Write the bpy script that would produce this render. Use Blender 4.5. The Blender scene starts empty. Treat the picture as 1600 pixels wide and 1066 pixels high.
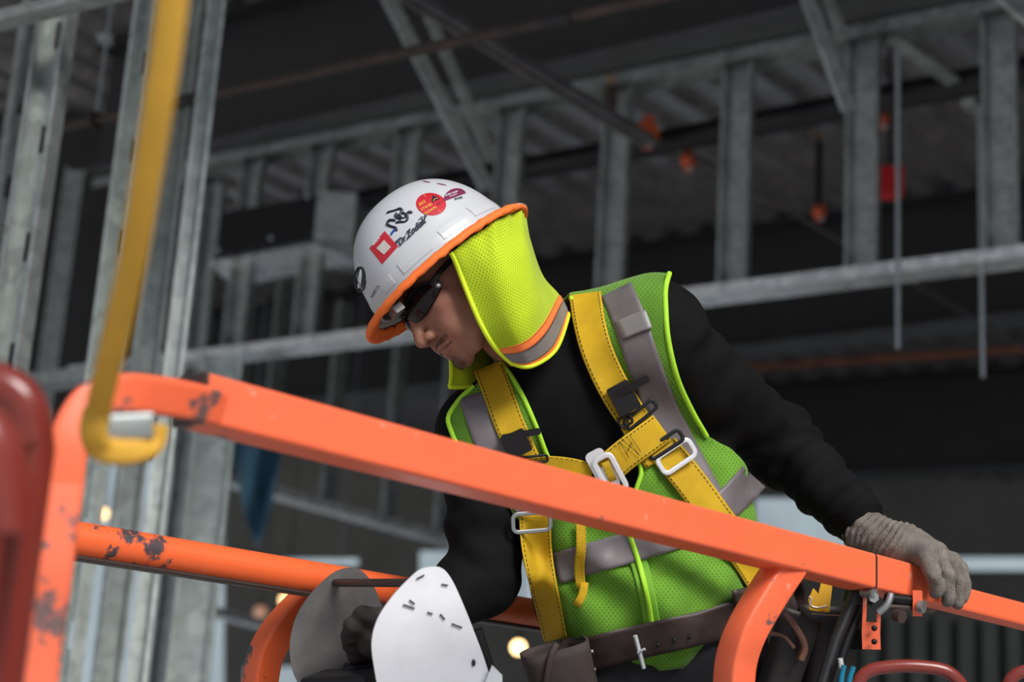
import bpy, math, random
import numpy as np
from mathutils import Vector, Matrix
from mathutils.bvhtree import BVHTree
from mathutils.geometry import tessellate_polygon
random.seed(7); np.random.seed(7)
S = bpy.context.scene
C = S.collection
PI = math.pi

# ------------------------------------------------------------------ camera, sky, sun, exposure
FPX = 2800.0                                   # focal length in pixels of a 1600 wide frame
PITCH, ROLL = math.radians(16.3), math.radians(3.6)
CAMH = 3.0
cam_data = bpy.data.cameras.new('camera')
cam_data.sensor_width = 36.0
cam_data.lens = FPX * 36.0 / 1600.0
cam_data.dof.use_dof = True
cam_data.dof.focus_distance = 2.68
cam_data.dof.aperture_fstop = 3.3
cam_data.clip_start = 0.05
cam = bpy.data.objects.new('camera', cam_data)
C.objects.link(cam)
MW = Matrix.Translation((0, 0, CAMH)) @ Matrix.Rotation(PI / 2 + PITCH, 4, 'X') @ Matrix.Rotation(ROLL, 4, 'Z')
cam.matrix_world = MW
S.camera = cam
RW = np.array(MW.to_3x3()); TW = np.array([0, 0, CAMH])

world = bpy.data.worlds.new('sky'); S.world = world; world.use_nodes = True
wn = world.node_tree.nodes; wl = world.node_tree.links
bg = wn['Background']
tc = wn.new('ShaderNodeTexCoord'); sp = wn.new('ShaderNodeSeparateXYZ'); cr = wn.new('ShaderNodeValToRGB')
wl.new(tc.outputs['Generated'], sp.inputs[0]); wl.new(sp.outputs['Z'], cr.inputs[0]); wl.new(cr.outputs[0], bg.inputs['Color'])
cr.color_ramp.elements[0].position = 0.0; cr.color_ramp.elements[0].color = (0.62, 0.66, 0.70, 1)
cr.color_ramp.elements[1].position = 0.6; cr.color_ramp.elements[1].color = (0.55, 0.72, 1.0, 1)
bg.inputs['Strength'].default_value = 0.52

def sun(name, strength, ang, d, col):
    L = bpy.data.lights.new(name, 'SUN'); L.energy = strength; L.angle = math.radians(ang); L.color = col
    o = bpy.data.objects.new(name, L); C.objects.link(o)
    o.rotation_euler = Vector(d).to_track_quat('-Z', 'Y').to_euler()
    return o
sun('hazy_sun', 3.4, 26, (-0.40, 0.70, -0.59), (1.0, 0.97, 0.93))
S.view_settings.view_transform = 'Standard'
S.view_settings.look = 'None'
S.view_settings.gamma = 1.0
S.view_settings.use_curve_mapping = False
S.view_settings.exposure = 0.36

# ------------------------------------------------------------------ points
def K(px, py, d):                               # camera frame (x right, y up, z towards the lens), metres
    return np.array([(px - 800) / FPX * d, -(py - 533) / FPX * d, -d])
def W(p):                                       # camera frame -> world
    return np.asarray(p) @ RW.T + TW
def P(px, py, d): return W(K(px, py, d))
def ray(px, py):
    v = RW @ K(px, py, 1.0); return v / np.linalg.norm(v)
def PH(px, py, h):                              # point on the pixel's ray at height h above the lens
    v = ray(px, py); return TW + v * (h / v[2])
DOWN = RW.T @ np.array([0, 0, -1.0])            # world down in the camera frame
def Ki(w): return (np.asarray(w) - TW) @ RW     # world -> camera frame
def pix(k):                                     # camera-frame points -> pixels
    k = np.atleast_2d(k); return np.stack([800 + FPX * k[:, 0] / -k[:, 2], 533 - FPX * k[:, 1] / -k[:, 2]], 1)

# ------------------------------------------------------------------ materials
MATS = {}
class N:
    def __init__(s, name, rough=0.5, metal=0.0, col=(.5, .5, .5), spec=0.5):
        m = bpy.data.materials.new(name); m.use_nodes = True
        s.m = m; s.n = m.node_tree.nodes; s.l = m.node_tree.links; s.b = s.n['Principled BSDF']
        s.b.inputs['Base Color'].default_value = (*col, 1); s.b.inputs['Roughness'].default_value = rough
        s.b.inputs['Metallic'].default_value = metal; s.b.inputs['Specular IOR Level'].default_value = spec
        MATS[name] = m
    def add(s, t, **kw):
        x = s.n.new(t)
        for k, v in kw.items():
            if k in x.inputs: x.inputs[k].default_value = v
            else: setattr(x, k, v)
        return x
    def coord(s, kind='Object'):
        if kind == 'UV': return s.add('ShaderNodeTexCoord').outputs['UV']
        return s.add('ShaderNodeTexCoord').outputs['Object']
    def noise(s, scale, detail=4, rough=.6, vec=None, stretch=None):
        v = vec or s.coord()
        if stretch:
            mp = s.add('ShaderNodeMapping'); mp.inputs['Scale'].default_value = stretch; s.l.new(v, mp.inputs[0]); v = mp.outputs[0]
        x = s.add('ShaderNodeTexNoise', Scale=scale, Detail=detail, Roughness=rough); s.l.new(v, x.inputs['Vector']); return x.outputs['Fac']
    def ramp(s, fac, stops):
        r = s.add('ShaderNodeValToRGB'); e = r.color_ramp.elements
        while len(e) < len(stops): e.new(0.5)
        for i, (p, c) in enumerate(stops):
            e[i].position = p; e[i].color = (*c, 1) if len(c) == 3 else c
        s.l.new(fac, r.inputs[0]); return r.outputs[0]
    def mix(s, fac, a, b):
        x = s.add('ShaderNodeMix'); x.data_type = 'RGBA'
        if isinstance(fac, (int, float)): x.inputs[0].default_value = fac
        else: s.l.new(fac, x.inputs[0])
        for i, c in ((6, a), (7, b)):
            if isinstance(c, tuple): x.inputs[i].default_value = (*c, 1) if len(c) == 3 else c
            else: s.l.new(c, x.inputs[i])
        return x.outputs[2]
    def math(s, op, a, b=0.0):
        x = s.add('ShaderNodeMath'); x.operation = op
        for i, c in ((0, a), (1, b)):
            if isinstance(c, (int, float)): x.inputs[i].default_value = c
            else: s.l.new(c, x.inputs[i])
        return x.outputs[0]
    def color(s, c): s.l.new(c, s.b.inputs['Base Color'])
    def bump(s, h, strength=.3, dist=.002):
        x = s.add('ShaderNodeBump'); x.inputs['Strength'].default_value = strength; x.inputs['Distance'].default_value = dist
        s.l.new(h, x.inputs['Height']); s.l.new(x.outputs[0], s.b.inputs['Normal'])
def plain(name, col, rough=.5, metal=0., var=.15, scale=12, spec=.5):
    n = N(name, rough, metal, col, spec)
    f = n.noise(scale)
    n.color(n.ramp(f, [(.3, tuple(c * (1 - var) for c in col)), (.7, tuple(min(1, c * (1 + var)) for c in col))]))
    return n.m
def paint(name, base, chip=(.06, .045, .05), pale=(.75, .42, .34), rough=.42, amount=.62):
    n = N(name, rough, 0, base)
    big = n.noise(5, 3); fine = n.noise(38, 5, .7)
    a = n.math('ADD', n.math('MULTIPLY', big, .6), n.math('MULTIPLY', fine, .4))
    f = n.ramp(a, [(amount, (0, 0, 0)), (amount + .03, (1, 1, 1))])
    v = n.mix(n.noise(14, 3), tuple(c * .9 for c in base), tuple(min(1, c * 1.08) for c in base))
    s2 = n.ramp(n.noise(24, 4, .6), [(.66, (0, 0, 0)), (.72, (1, 1, 1))])
    n.color(n.mix(f, n.mix(n.math('MULTIPLY', s2, .6), v, pale), chip))
    n.bump(n.noise(60), .1, .0005)
    return n.m
def galv(name, col, rough=.42, metal=.85):
    n = N(name, rough, metal, col)
    v = n.add('ShaderNodeTexVoronoi', Scale=26.0); n.l.new(n.coord(), v.inputs['Vector'])
    sep = n.add('ShaderNodeSeparateColor'); n.l.new(v.outputs['Color'], sep.inputs[0])
    f = n.math('ADD', n.math('MULTIPLY', sep.outputs[0], .4), n.math('MULTIPLY', n.noise(2.5), .7))
    n.color(n.ramp(f, [(.25, tuple(c * .72 for c in col)), (.8, tuple(min(1, c * 1.25) for c in col))]))
    n.l.new(n.ramp(n.noise(5), [(.3, (rough - .1,) * 3), (.7, (rough + .12,) * 3)]), n.b.inputs['Roughness'])
    return n.m
def webbing(name, base, dark):
    n = N(name, .75, 0, base, .25)
    uv = n.coord('UV'); s = n.add('ShaderNodeSeparateXYZ'); n.l.new(uv, s.inputs[0]); u, v = s.outputs[0], s.outputs[1]
    rib = n.math('SINE', n.math('MULTIPLY', v, 2 * PI / .0027))
    d = n.math('ABSOLUTE', n.math('SUBTRACT', n.math('ABSOLUTE', n.math('SUBTRACT', u, .5)), .415))
    line = n.math('LESS_THAN', d, .016)
    dash = n.math('GREATER_THAN', n.math('FRACT', n.math('MULTIPLY', v, 1 / .0072)), .32)
    st = n.math('MULTIPLY', line, dash)
    soil = n.noise(16, 4)
    c = n.ramp(soil, [(.3, tuple(x * .72 for x in base)), (.62, base)])
    c = n.mix(n.math('MULTIPLY', n.math('ADD', rib, 1), .10), c, tuple(x * .35 for x in base))
    n.color(n.mix(st, c, dark)); n.bump(rib, .35, .0006)
    return n.m
def mesh_cloth(name, base, dark, pitch=.0068, dot=.27, soil=.75):
    n = N(name, .8, 0, base, .2)
    uv = n.coord('UV'); s = n.add('ShaderNodeSeparateXYZ'); n.l.new(uv, s.inputs[0])
    a = n.math('MULTIPLY', s.outputs[0], 1 / pitch); b = n.math('MULTIPLY', s.outputs[1], 1 / (pitch * .62))
    off = n.math('MULTIPLY', n.math('FLOOR', n.math('MODULO', n.math('ADD', n.math('FLOOR', b), 2000), 2)), .5)
    fa = n.math('SUBTRACT', n.math('FRACT', n.math('ADD', a, off)), .5)
    fb = n.math('MULTIPLY', n.math('SUBTRACT', n.math('FRACT', b), .5), .62)
    r = n.math('SQRT', n.math('ADD', n.math('MULTIPLY', fa, fa), n.math('MULTIPLY', fb, fb)))
    hole = n.math('LESS_THAN', r, dot * .62)
    c = n.ramp(n.noise(9, 4), [(.32, tuple(x * soil for x in base)), (.6, base)])
    n.color(n.mix(hole, c, dark)); n.bump(hole, .2, .0006)
    n.b.inputs['Sheen Weight'].default_value = .15
    return n.m

M_ORANGE = paint('orange_paint', (.86, .145, .058), chip=(.15, .085, .08), amount=.582)
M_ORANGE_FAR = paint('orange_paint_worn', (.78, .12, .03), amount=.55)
M_RED_TUBE = paint('dark_red_paint', (.19, .028, .020), pale=(.28, .08, .07), rough=.25, amount=.66)
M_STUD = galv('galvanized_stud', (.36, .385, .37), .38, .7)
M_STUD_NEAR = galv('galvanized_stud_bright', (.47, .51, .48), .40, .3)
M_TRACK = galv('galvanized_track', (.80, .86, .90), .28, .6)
M_DECK = galv('metal_deck', (.46, .44, .44), .36, .8)
M_BEAM = plain('dark_primer_steel', (.020, .020, .021), .55, 0, .15, 3)
M_BEAM2 = plain('dark_primer_flange', (.060, .060, .062), .45, 0, .2, 3)
M_PIPE = plain('black_pipe', (.010, .010, .011), .45, 0, .3, 9)
M_RUST = plain('rusty_black_pipe', (.040, .024, .020), .5, 0, .5, 6)
M_STRUT = plain('strut_steel', (.13, .12, .125), .45, .5, .3, 10)
M_ROD = plain('zinc_rod', (.42, .46, .48), .35, .8, .1)
M_OCOUP = plain('orange_coupling', (.75, .13, .04), .4, 0, .4, 40)
M_RED = plain('red_box', (.55, .01, .012), .5)
M_BLACK = plain('black_plastic', (.006, .006, .007), .42, 0, .2, spec=.3)
M_SILVER = plain('brushed_silver', (.80, .82, .84), .33, .55, .06, 30)
M_GREYM = plain('grey_metal', (.30, .31, .31), .4, .7, .2, 30)
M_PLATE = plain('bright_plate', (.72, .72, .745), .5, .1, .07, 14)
M_WHITE = plain('white_shell', (.47, .475, .485), .33, 0, .03, 5)
M_CONC = plain('concrete', (.46, .45, .43), .85, 0, .2, 2)
M_WALLG = plain('grey_wallboard', (.24, .235, .22), .9, 0, .15, 1.2)
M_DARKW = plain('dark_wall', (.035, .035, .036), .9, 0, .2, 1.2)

# ------------------------------------------------------------------ objects
ORG = {}
def thing(name, label, cat, base, group=None):
    o = bpy.data.objects.new(name, None); o.empty_display_size = .1; C.objects.link(o)
    o.location = tuple(base); ORG[o.name] = np.array(base, float)
    o['label'] = label; o['category'] = cat
    if group: o['group'] = group
    return o
def tag(o, label, cat, group=None):
    o['label'] = label; o['category'] = cat
    if group: o['group'] = group
    return o
def obj(name, geo, mat, parent=None, smooth=True, uv=None, cam_frame=False, mats=None, fmat=None, label=None, vcol=None):
    v = np.asarray(geo[0], float)
    if cam_frame: v = W(v)
    if parent is not None: org = ORG[parent.name]
    else: org = v.mean(0)
    me = bpy.data.meshes.new(name)
    me.from_pydata((v - org).tolist(), [], [tuple(int(i) for i in f) for f in geo[1]])
    me.polygons.foreach_set('use_smooth', [smooth] * len(me.polygons))
    for m in (mats or [mat]): me.materials.append(m)
    if fmat is not None: me.polygons.foreach_set('material_index', [int(x) for x in fmat])
    if uv is not None:
        l = me.uv_layers.new(name='uv'); li = np.zeros(len(me.loops), int); me.loops.foreach_get('vertex_index', li)
        l.data.foreach_set('uv', np.asarray(uv, float)[li].ravel())
    if vcol is not None:
        a = me.attributes.new('mask', 'FLOAT', 'POINT'); a.data.foreach_set('value', np.asarray(vcol, float))
    me.update()
    o = bpy.data.objects.new(name, me); C.objects.link(o)
    if parent is not None: o.parent = parent
    else: o.location = tuple(org)
    ORG[o.name] = org
    if label: o['label'] = label
    return o
def struct(name, geo, mat, smooth=False):
    o = obj(name, geo, mat, None, smooth); o['kind'] = 'structure'; return o
def merge(*gs):
    V, F, n = [], [], 0
    for g in gs:
        v = np.asarray(g[0], float); V.append(v); F += [tuple(i + n for i in f) for f in g[1]]; n += len(v)
    return np.concatenate(V), F
def box(c, s, R=None):
    s = np.asarray(s) / 2.0
    v = np.array([[x, y, z] for x in (-1, 1) for y in (-1, 1) for z in (-1, 1)], float) * s
    if R is not None: v = v @ np.asarray(R).T
    return v + np.asarray(c), [(0, 1, 3, 2), (4, 6, 7, 5), (0, 4, 5, 1), (2, 3, 7, 6), (0, 2, 6, 4), (1, 5, 7, 3)]
def unit(v): v = np.asarray(v, float); return v / (np.linalg.norm(v) + 1e-12)
def catmull(pts, n=8, closed=False):
    p = np.asarray(pts, float); m = len(p); out = []
    rng = range(m if closed else m - 1)
    for i in rng:
        if closed: a, b, c, d = p[(i - 1) % m], p[i], p[(i + 1) % m], p[(i + 2) % m]
        else: a, b, c, d = p[max(i - 1, 0)], p[i], p[i + 1], p[min(i + 2, m - 1)]
        for k in range(n):
            t = k / n
            out.append(.5 * ((2 * b) + (c - a) * t + (2 * a - 5 * b + 4 * c - d) * t * t + (3 * b - a - 3 * c + d) * t ** 3))
    if not closed: out.append(p[-1])
    return np.array(out)
def sweep(path, prof, up=(0, 0, 1), cap=True, closed=False, scale=None):
    """prof: 2D closed profile (side, up); path: points"""
    p = np.asarray(path, float); prof = np.asarray(prof, float); m = len(p); k = len(prof); V = []
    up = np.asarray(up, float)
    for i in range(m):
        if closed: t = unit(p[(i + 1) % m] - p[i - 1])
        else: t = unit(p[min(i + 1, m - 1)] - p[max(i - 1, 0)])
        s = np.cross(t, up)
        if np.linalg.norm(s) < 1e-4: s = np.cross(t, (1, 0, 0.01))
        s = unit(s); u = unit(np.cross(s, t)); up2 = u
        sc = scale[i] if scale is not None else 1
        for q in prof: V.append(p[i] + s * q[0] * sc + u * q[1] * sc)
    F = []
    for i in range(m if closed else m - 1):
        j = (i + 1) % m
        for a in range(k): b = (a + 1) % k; F.append((i * k + a, i * k + b, j * k + b, j * k + a))
    if cap and not closed:
        n0 = len(V); V += V[:k] + V[(m - 1) * k:m * k]
        F.append(tuple(n0 + a for a in range(k))[::-1]); F.append(tuple(n0 + k + a for a in range(k)))
    return np.array(V), F
def circ(r, n=12, ry=None): return [(r * math.cos(2 * PI * i / n), (ry or r) * math.sin(2 * PI * i / n)) for i in range(n)]
def rrect(w, h, r=.004, n=3):
    out = []
    for cx, cy, a in ((w / 2 - r, h / 2 - r, 0), (-w / 2 + r, h / 2 - r, 90), (-w / 2 + r, -h / 2 + r, 180), (w / 2 - r, -h / 2 + r, 270)):
        for i in range(n + 1):
            t = math.radians(a + 90 * i / n); out.append((cx + r * math.cos(t), cy + r * math.sin(t)))
    return out
def tube(path, r, n=12, **k): return sweep(path, circ(r, n), **k)
def bar(a, b, w, h, up=(0, 0, 1), r=None): return sweep([a, b], rrect(w, h, r or min(w, h) * .12, 2), up)
def prism(poly, z0, z1, fr):
    """poly 2D outline extruded along the third axis of frame fr=(origin, X, Y, Z)"""
    o, X, Y, Z = [np.asarray(a, float) for a in fr]; n = len(poly)
    V = [o + X * a + Y * b + Z * z0 for a, b in poly] + [o + X * a + Y * b + Z * z1 for a, b in poly]
    tri = tessellate_polygon([[Vector((a, b, 0)) for a, b in poly]])
    F = [tuple(t) for t in tri] + [tuple(n + i for i in t[::-1]) for t in tri]
    F += [(i, (i + 1) % n, n + (i + 1) % n, n + i) for i in range(n)]
    return np.array(V), F
def ellipsoid(c, r, R=None, nu=20, nv=12):
    V, F = [], []
    for j in range(nv + 1):
        th = PI * j / nv
        for i in range(nu):
            a = 2 * PI * i / nu; V.append([math.sin(th) * math.cos(a), math.sin(th) * math.sin(a), math.cos(th)])
    for j in range(nv):
        for i in range(nu): F.append((j * nu + i, j * nu + (i + 1) % nu, (j + 1) * nu + (i + 1) % nu, (j + 1) * nu + i))
    V = np.array(V) * np.asarray(r)
    if R is not None: V = V @ np.asarray(R).T
    return V + np.asarray(c), F

# ------------------------------------------------------------------ distance fields
class Field:
    def __init__(s, lo, hi, res):
        lo, hi = np.asarray(lo, float), np.asarray(hi, float); n = np.ceil((hi - lo) / res).astype(int) + 1
        s.lo, s.res, s.n = lo, res, n
        ax = [(lo[i] + res * np.arange(n[i])).astype(np.float32) for i in range(3)]
        s.X, s.Y, s.Z = ax[0][:, None, None], ax[1][None, :, None], ax[2][None, None, :]
        s.D = np.full(tuple(n), 9.0, np.float32)
    def ell(s, c, r, R=None):
        x, y, z = s.X - c[0], s.Y - c[1], s.Z - c[2]
        if R is not None:
            R = np.asarray(R); q = [x * R[0, i] + y * R[1, i] + z * R[2, i] for i in range(3)]
        else: q = [x, y, z]
        k0 = np.sqrt((q[0] / r[0]) ** 2 + (q[1] / r[1]) ** 2 + (q[2] / r[2]) ** 2) + 1e-6
        k1 = np.sqrt((q[0] / r[0] ** 2) ** 2 + (q[1] / r[1] ** 2) ** 2 + (q[2] / r[2] ** 2) ** 2) + 1e-6
        return k0 * (k0 - 1) / k1
    def cap(s, a, b, ra, rb=None):
        rb = ra if rb is None else rb
        a, b = np.asarray(a, float), np.asarray(b, float); d = b - a; L = float(d @ d) + 1e-9
        x, y, z = s.X - a[0], s.Y - a[1], s.Z - a[2]
        t = np.clip((x * d[0] + y * d[1] + z * d[2]) / L, 0, 1)
        return np.sqrt((x - t * d[0]) ** 2 + (y - t * d[1]) ** 2 + (z - t * d[2]) ** 2) - (ra + (rb - ra) * t)
    def add(s, d, k=.02):
        h = np.clip(.5 + .5 * (d - s.D) / k, 0, 1); s.D = d * (1 - h) + s.D * h - k * h * (1 - h); return s
    def sub(s, d, k=.005):
        d = -d; h = np.clip(.5 - .5 * (d - s.D) / k, 0, 1); s.D = d * (1 - h) + s.D * h + k * h * (1 - h); return s
    def mesh(s, level=0.0, smooth=1):
        D = s.D - level; ins = D < 0; a = [slice(None, -1), slice(1, None)]
        cnt = sum(ins[a[i], a[j], a[k]].astype(np.int8) for i in (0, 1) for j in (0, 1) for k in (0, 1))
        cells = np.argwhere((cnt > 0) & (cnt < 8))
        cor = [(i, j, k) for i in (0, 1) for j in (0, 1) for k in (0, 1)]
        val = np.stack([D[cells[:, 0] + c[0], cells[:, 1] + c[1], cells[:, 2] + c[2]] for c in cor], 1)
        acc = np.zeros((len(cells), 3)); w = np.zeros(len(cells))
        for x in range(8):
            for y in range(x + 1, 8):
                dc = np.array(cor[y]) - np.array(cor[x])
                if np.abs(dc).sum() != 1: continue
                va, vb = val[:, x], val[:, y]; m = (va < 0) != (vb < 0)
                t = np.where(m, va / (va - vb + 1e-12), 0)
                acc += m[:, None] * (np.array(cor[x]) + t[:, None] * dc); w += m
        V = s.lo + s.res * (cells + acc / w[:, None])
        idm = np.full(D.shape, -1, np.int32); idm[cells[:, 0], cells[:, 1], cells[:, 2]] = np.arange(len(cells))
        F = []
        for ax in range(3):
            o1, o2 = (ax + 1) % 3, (ax + 2) % 3
            s0 = [slice(None)] * 3; s1 = [slice(None)] * 3; s0[ax] = slice(None, -1); s1[ax] = slice(1, None)
            i0, i1 = ins[tuple(s0)], ins[tuple(s1)]; e = np.argwhere(i0 != i1)
            e = e[(e[:, o1] > 0) & (e[:, o2] > 0) & (e[:, o1] < D.shape[o1] - 1) & (e[:, o2] < D.shape[o2] - 1)]
            inside = i0[e[:, 0], e[:, 1], e[:, 2]]
            q = []
            for da, db in ((0, 0), (-1, 0), (-1, -1), (0, -1)):
                c = e.copy(); c[:, o1] += da; c[:, o2] += db; q.append(idm[c[:, 0], c[:, 1], c[:, 2]])
            q = np.stack(q, 1); q[~inside] = q[~inside][:, ::-1]; F.append(q)
        F = np.concatenate(F); F = F[(F >= 0).all(1)]
        for _ in range(smooth):
            A = np.zeros_like(V); n = np.zeros(len(V))
            for i in range(4):
                j = (i + 1) % 4
                np.add.at(A, F[:, i], V[F[:, j]]); np.add.at(n, F[:, i], 1); np.add.at(A, F[:, j], V[F[:, i]]); np.add.at(n, F[:, j], 1)
            V = V * .5 + .5 * A / np.maximum(n, 1)[:, None]
        return V, F
def normals(V, F):
    F = np.asarray(F); n = np.cross(V[F[:, 2]] - V[F[:, 0]], V[F[:, 3]] - V[F[:, 1]]); A = np.zeros_like(V)
    for i in range(4): np.add.at(A, F[:, i], n)
    return A / (np.linalg.norm(A, axis=1)[:, None] + 1e-12), n
def bvh(g): return BVHTree.FromPolygons([tuple(map(float, v)) for v in g[0]], [tuple(int(i) for i in f) for f in g[1]])
def hit(tree, px, py):
    d = Vector(K(px, py, 1.0)).normalized(); r = tree.ray_cast(Vector((0, 0, 0)), d)
    return None if r[0] is None else (np.array(r[0]), np.array(r[1]))
def inside_poly(pts, poly):
    x, y = pts[:, 0], pts[:, 1]; r = np.zeros(len(pts), bool); n = len(poly)
    for i in range(n):
        (x1, y1), (x2, y2) = poly[i], poly[(i + 1) % n]
        c = ((y1 > y) != (y2 > y)) & (x < (x2 - x1) * (y - y1) / (y2 - y1 + 1e-12) + x1); r ^= c
    return r
def ribbon(trees, pts, width, off=.004, thick=.003, across=9, step=8, smooth=6, taper=None):
    """a strap laid over a surface: pts are pixel path points [(px,py)], width in metres. camera frame out"""
    path = catmull(pts, 12); seg = np.linalg.norm(np.diff(path, axis=0), axis=1); cum = np.concatenate([[0], np.cumsum(seg)])
    n = max(3, int(cum[-1] / step)); u = np.linspace(0, cum[-1], n); path = np.stack([np.interp(u, cum, path[:, i]) for i in (0, 1)], 1)
    tan = np.gradient(path, axis=0); tan /= np.linalg.norm(tan, axis=1)[:, None]; nor = np.stack([-tan[:, 1], tan[:, 0]], 1)
    D = np.full((n, across), np.nan)
    for i in range(n):
        for j in range(across):
            w = (j / (across - 1) - .5) * width * FPX / 2.75
            q = path[i] + nor[i] * w; best = None
            for t in trees:
                h = hit(t, *q)
                if h is not None and (best is None or -h[0][2] < best): best = -h[0][2]
            if best is not None: D[i, j] = best
    for i in range(n):
        ok = ~np.isnan(D[i])
        if ok.any(): D[i] = np.interp(np.arange(across), np.arange(across)[ok], D[i][ok])
    ok = ~np.isnan(D[:, 0]); assert ok.any(), pts
    for j in range(across): D[:, j] = np.interp(np.arange(n), np.arange(n)[ok], D[ok, j])
    D0 = D.copy()
    for _ in range(smooth):
        E = D.copy(); E[1:-1] = (D[:-2] + 2 * D[1:-1] + D[2:]) / 4; D = E
        E = D.copy(); E[:, 1:-1] = (D[:, :-2] + 2 * D[:, 1:-1] + D[:, 2:]) / 4; D = E
        D = np.minimum(D, D0 + .0015)
    V, UV = [], []; cl = 0
    top = np.zeros((n, across, 3))
    for i in range(n):
        wi = width * (taper[0] + (taper[1] - taper[0]) * i / (n - 1) if taper else 1)
        for j in range(across):
            w = (j / (across - 1) - .5) * wi * FPX / 2.75; q = path[i] + nor[i] * w
            top[i, j] = K(q[0], q[1], D[i, j] - off)
    L = np.concatenate([[0], np.cumsum(np.linalg.norm(np.diff(top[:, across // 2], axis=0), axis=1))])
    for lay in (0, thick):
        for i in range(n):
            for j in range(across):
                p = top[i, j]; V.append(p * (1 + lay / -p[2])); UV.append((j / (across - 1), L[i]))
    F = []; A = across; o = n * A
    for i in range(n - 1):
        for j in range(A - 1):
            a, b, c, d = i * A + j, i * A + j + 1, (i + 1) * A + j + 1, (i + 1) * A + j
            F.append((a, b, c, d)); F.append((o + d, o + c, o + b, o + a))
    for i in range(n - 1):
        for j in (0, A - 1): a, b = i * A + j, (i + 1) * A + j; F.append((a, b, o + b, o + a) if j == 0 else (b, a, o + a, o + b))
    for j in range(A - 1):
        for i in (0, n - 1): a, b = i * A + j, i * A + j + 1; F.append((b, a, o + a, o + b) if i == 0 else (a, b, o + b, o + a))
    return (np.array(V), F), np.array(UV)
def surf_tube(trees, pts, r, off=.001, step=6, closed=False, n=8):
    path = catmull(pts, 10, closed); seg = np.linalg.norm(np.diff(path, axis=0), axis=1); cum = np.concatenate([[0], np.cumsum(seg)])
    m = max(3, int(cum[-1] / step)); u = np.linspace(0, cum[-1], m); path = np.stack([np.interp(u, cum, path[:, i]) for i in (0, 1)], 1)
    D = []
    for q in path:
        b = None
        for t in trees:
            h = hit(t, *q)
            if h is not None and (b is None or -h[0][2] < b): b = -h[0][2]
        D.append(np.nan if b is None else b)
    D = np.array(D); ok = ~np.isnan(D); D = np.interp(np.arange(m), np.arange(m)[ok], D[ok])
    for _ in range(12): E = D.copy(); E[1:-1] = (D[:-2] + 2 * D[1:-1] + D[2:]) / 4; D = np.minimum(E, D + .0008)
    return sweep([K(q[0], q[1], d - off) for q, d in zip(path, D)], circ(r, n), up=(0.03, 0.1, 1))

# ================================================================== the worker (camera frame, rigid metres)
H0 = K(696, 420, 2.70)                                            # centre of the hat brim
ph = math.radians(28)
HU = unit([-.666, .746, -.15])
HF = np.array([-.746 * math.cos(ph), -.666 * math.cos(ph), math.sin(ph)]); HF = unit(HF - (HF @ HU) * HU)
HL = np.cross(HU, HF); HR = np.stack([HF, HL, HU], 1)             # columns
def H(f, l, u): return H0 + HR @ (np.array([f, l, u], float) * .001)
def HV(v): return np.asarray(v) * .001 @ HR.T + H0
def toH(k): return (np.asarray(k) - H0) @ HR * 1000

PLAT = CAMH + .43 - 1.10                                          # platform deck height
pw = W(K(1030, 1010, 2.82)); foot = np.array([pw[0], pw[1], PLAT])
man = thing('person', 'worker in black long sleeves, lime vest and white hard hat leaning over the orange railing', 'person', foot)

# ---- shirt field (torso and sleeves)
SH_L, EL_L, WR_L = K(1050, 522, 2.74), K(1213, 690, 2.93), K(1352, 822, 2.80)
SH_R, EL_R, WR_R = K(757, 685, 2.76), K(752, 905, 2.72), K(625, 985, 2.60)
def rotz(a): c, s_ = math.cos(a), math.sin(a); return np.array([[c, -s_, 0], [s_, c, 0], [0, 0, 1]])
fs = Field((-.20, -.62, -3.10), (.66, .14, -2.42), .0052)
def torso(f, grow=0.0):
    f.add(f.ell(K(905, 650, 2.80), np.array([.152, .140, .105]) + grow, rotz(.45)), .001)
    f.add(f.ell(K(985, 790, 2.82), np.array([.182, .165, .112]) + grow, rotz(.30)), .06)
    f.add(f.ell(K(1012, 920, 2.83), np.array([.182, .150, .118]) + grow, rotz(.12)), .06)
    f.add(f.cap(K(925, 541, 2.80), K(1025, 508, 2.76), .077 + grow, .070 + grow), .05)
    f.add(f.cap(K(860, 600, 2.78), K(762, 672, 2.76), .068 + grow, .07 + grow), .05)
    f.add(f.cap(K(868, 545, 2.80), K(905, 640, 2.82), .062 + grow, .09 + grow), .03)
torso(fs)
fs.add(fs.cap(K(1038, 540, 2.74), K(1098, 604, 2.80), .068, .067), .04)
fs.add(fs.cap(K(1100, 602, 2.80), EL_L, .069, .061), .03)
fs.add(fs.cap(EL_L, WR_L + (EL_L - WR_L) * .12, .060, .045), .02)
fs.add(fs.cap(SH_R, K(757, 800, 2.74), .070, .056), .04)
fs.add(fs.cap(K(757, 800, 2.74), EL_R, .056, .056), .02)
fs.add(fs.cap(EL_R, WR_R, .055, .037), .02)
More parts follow.
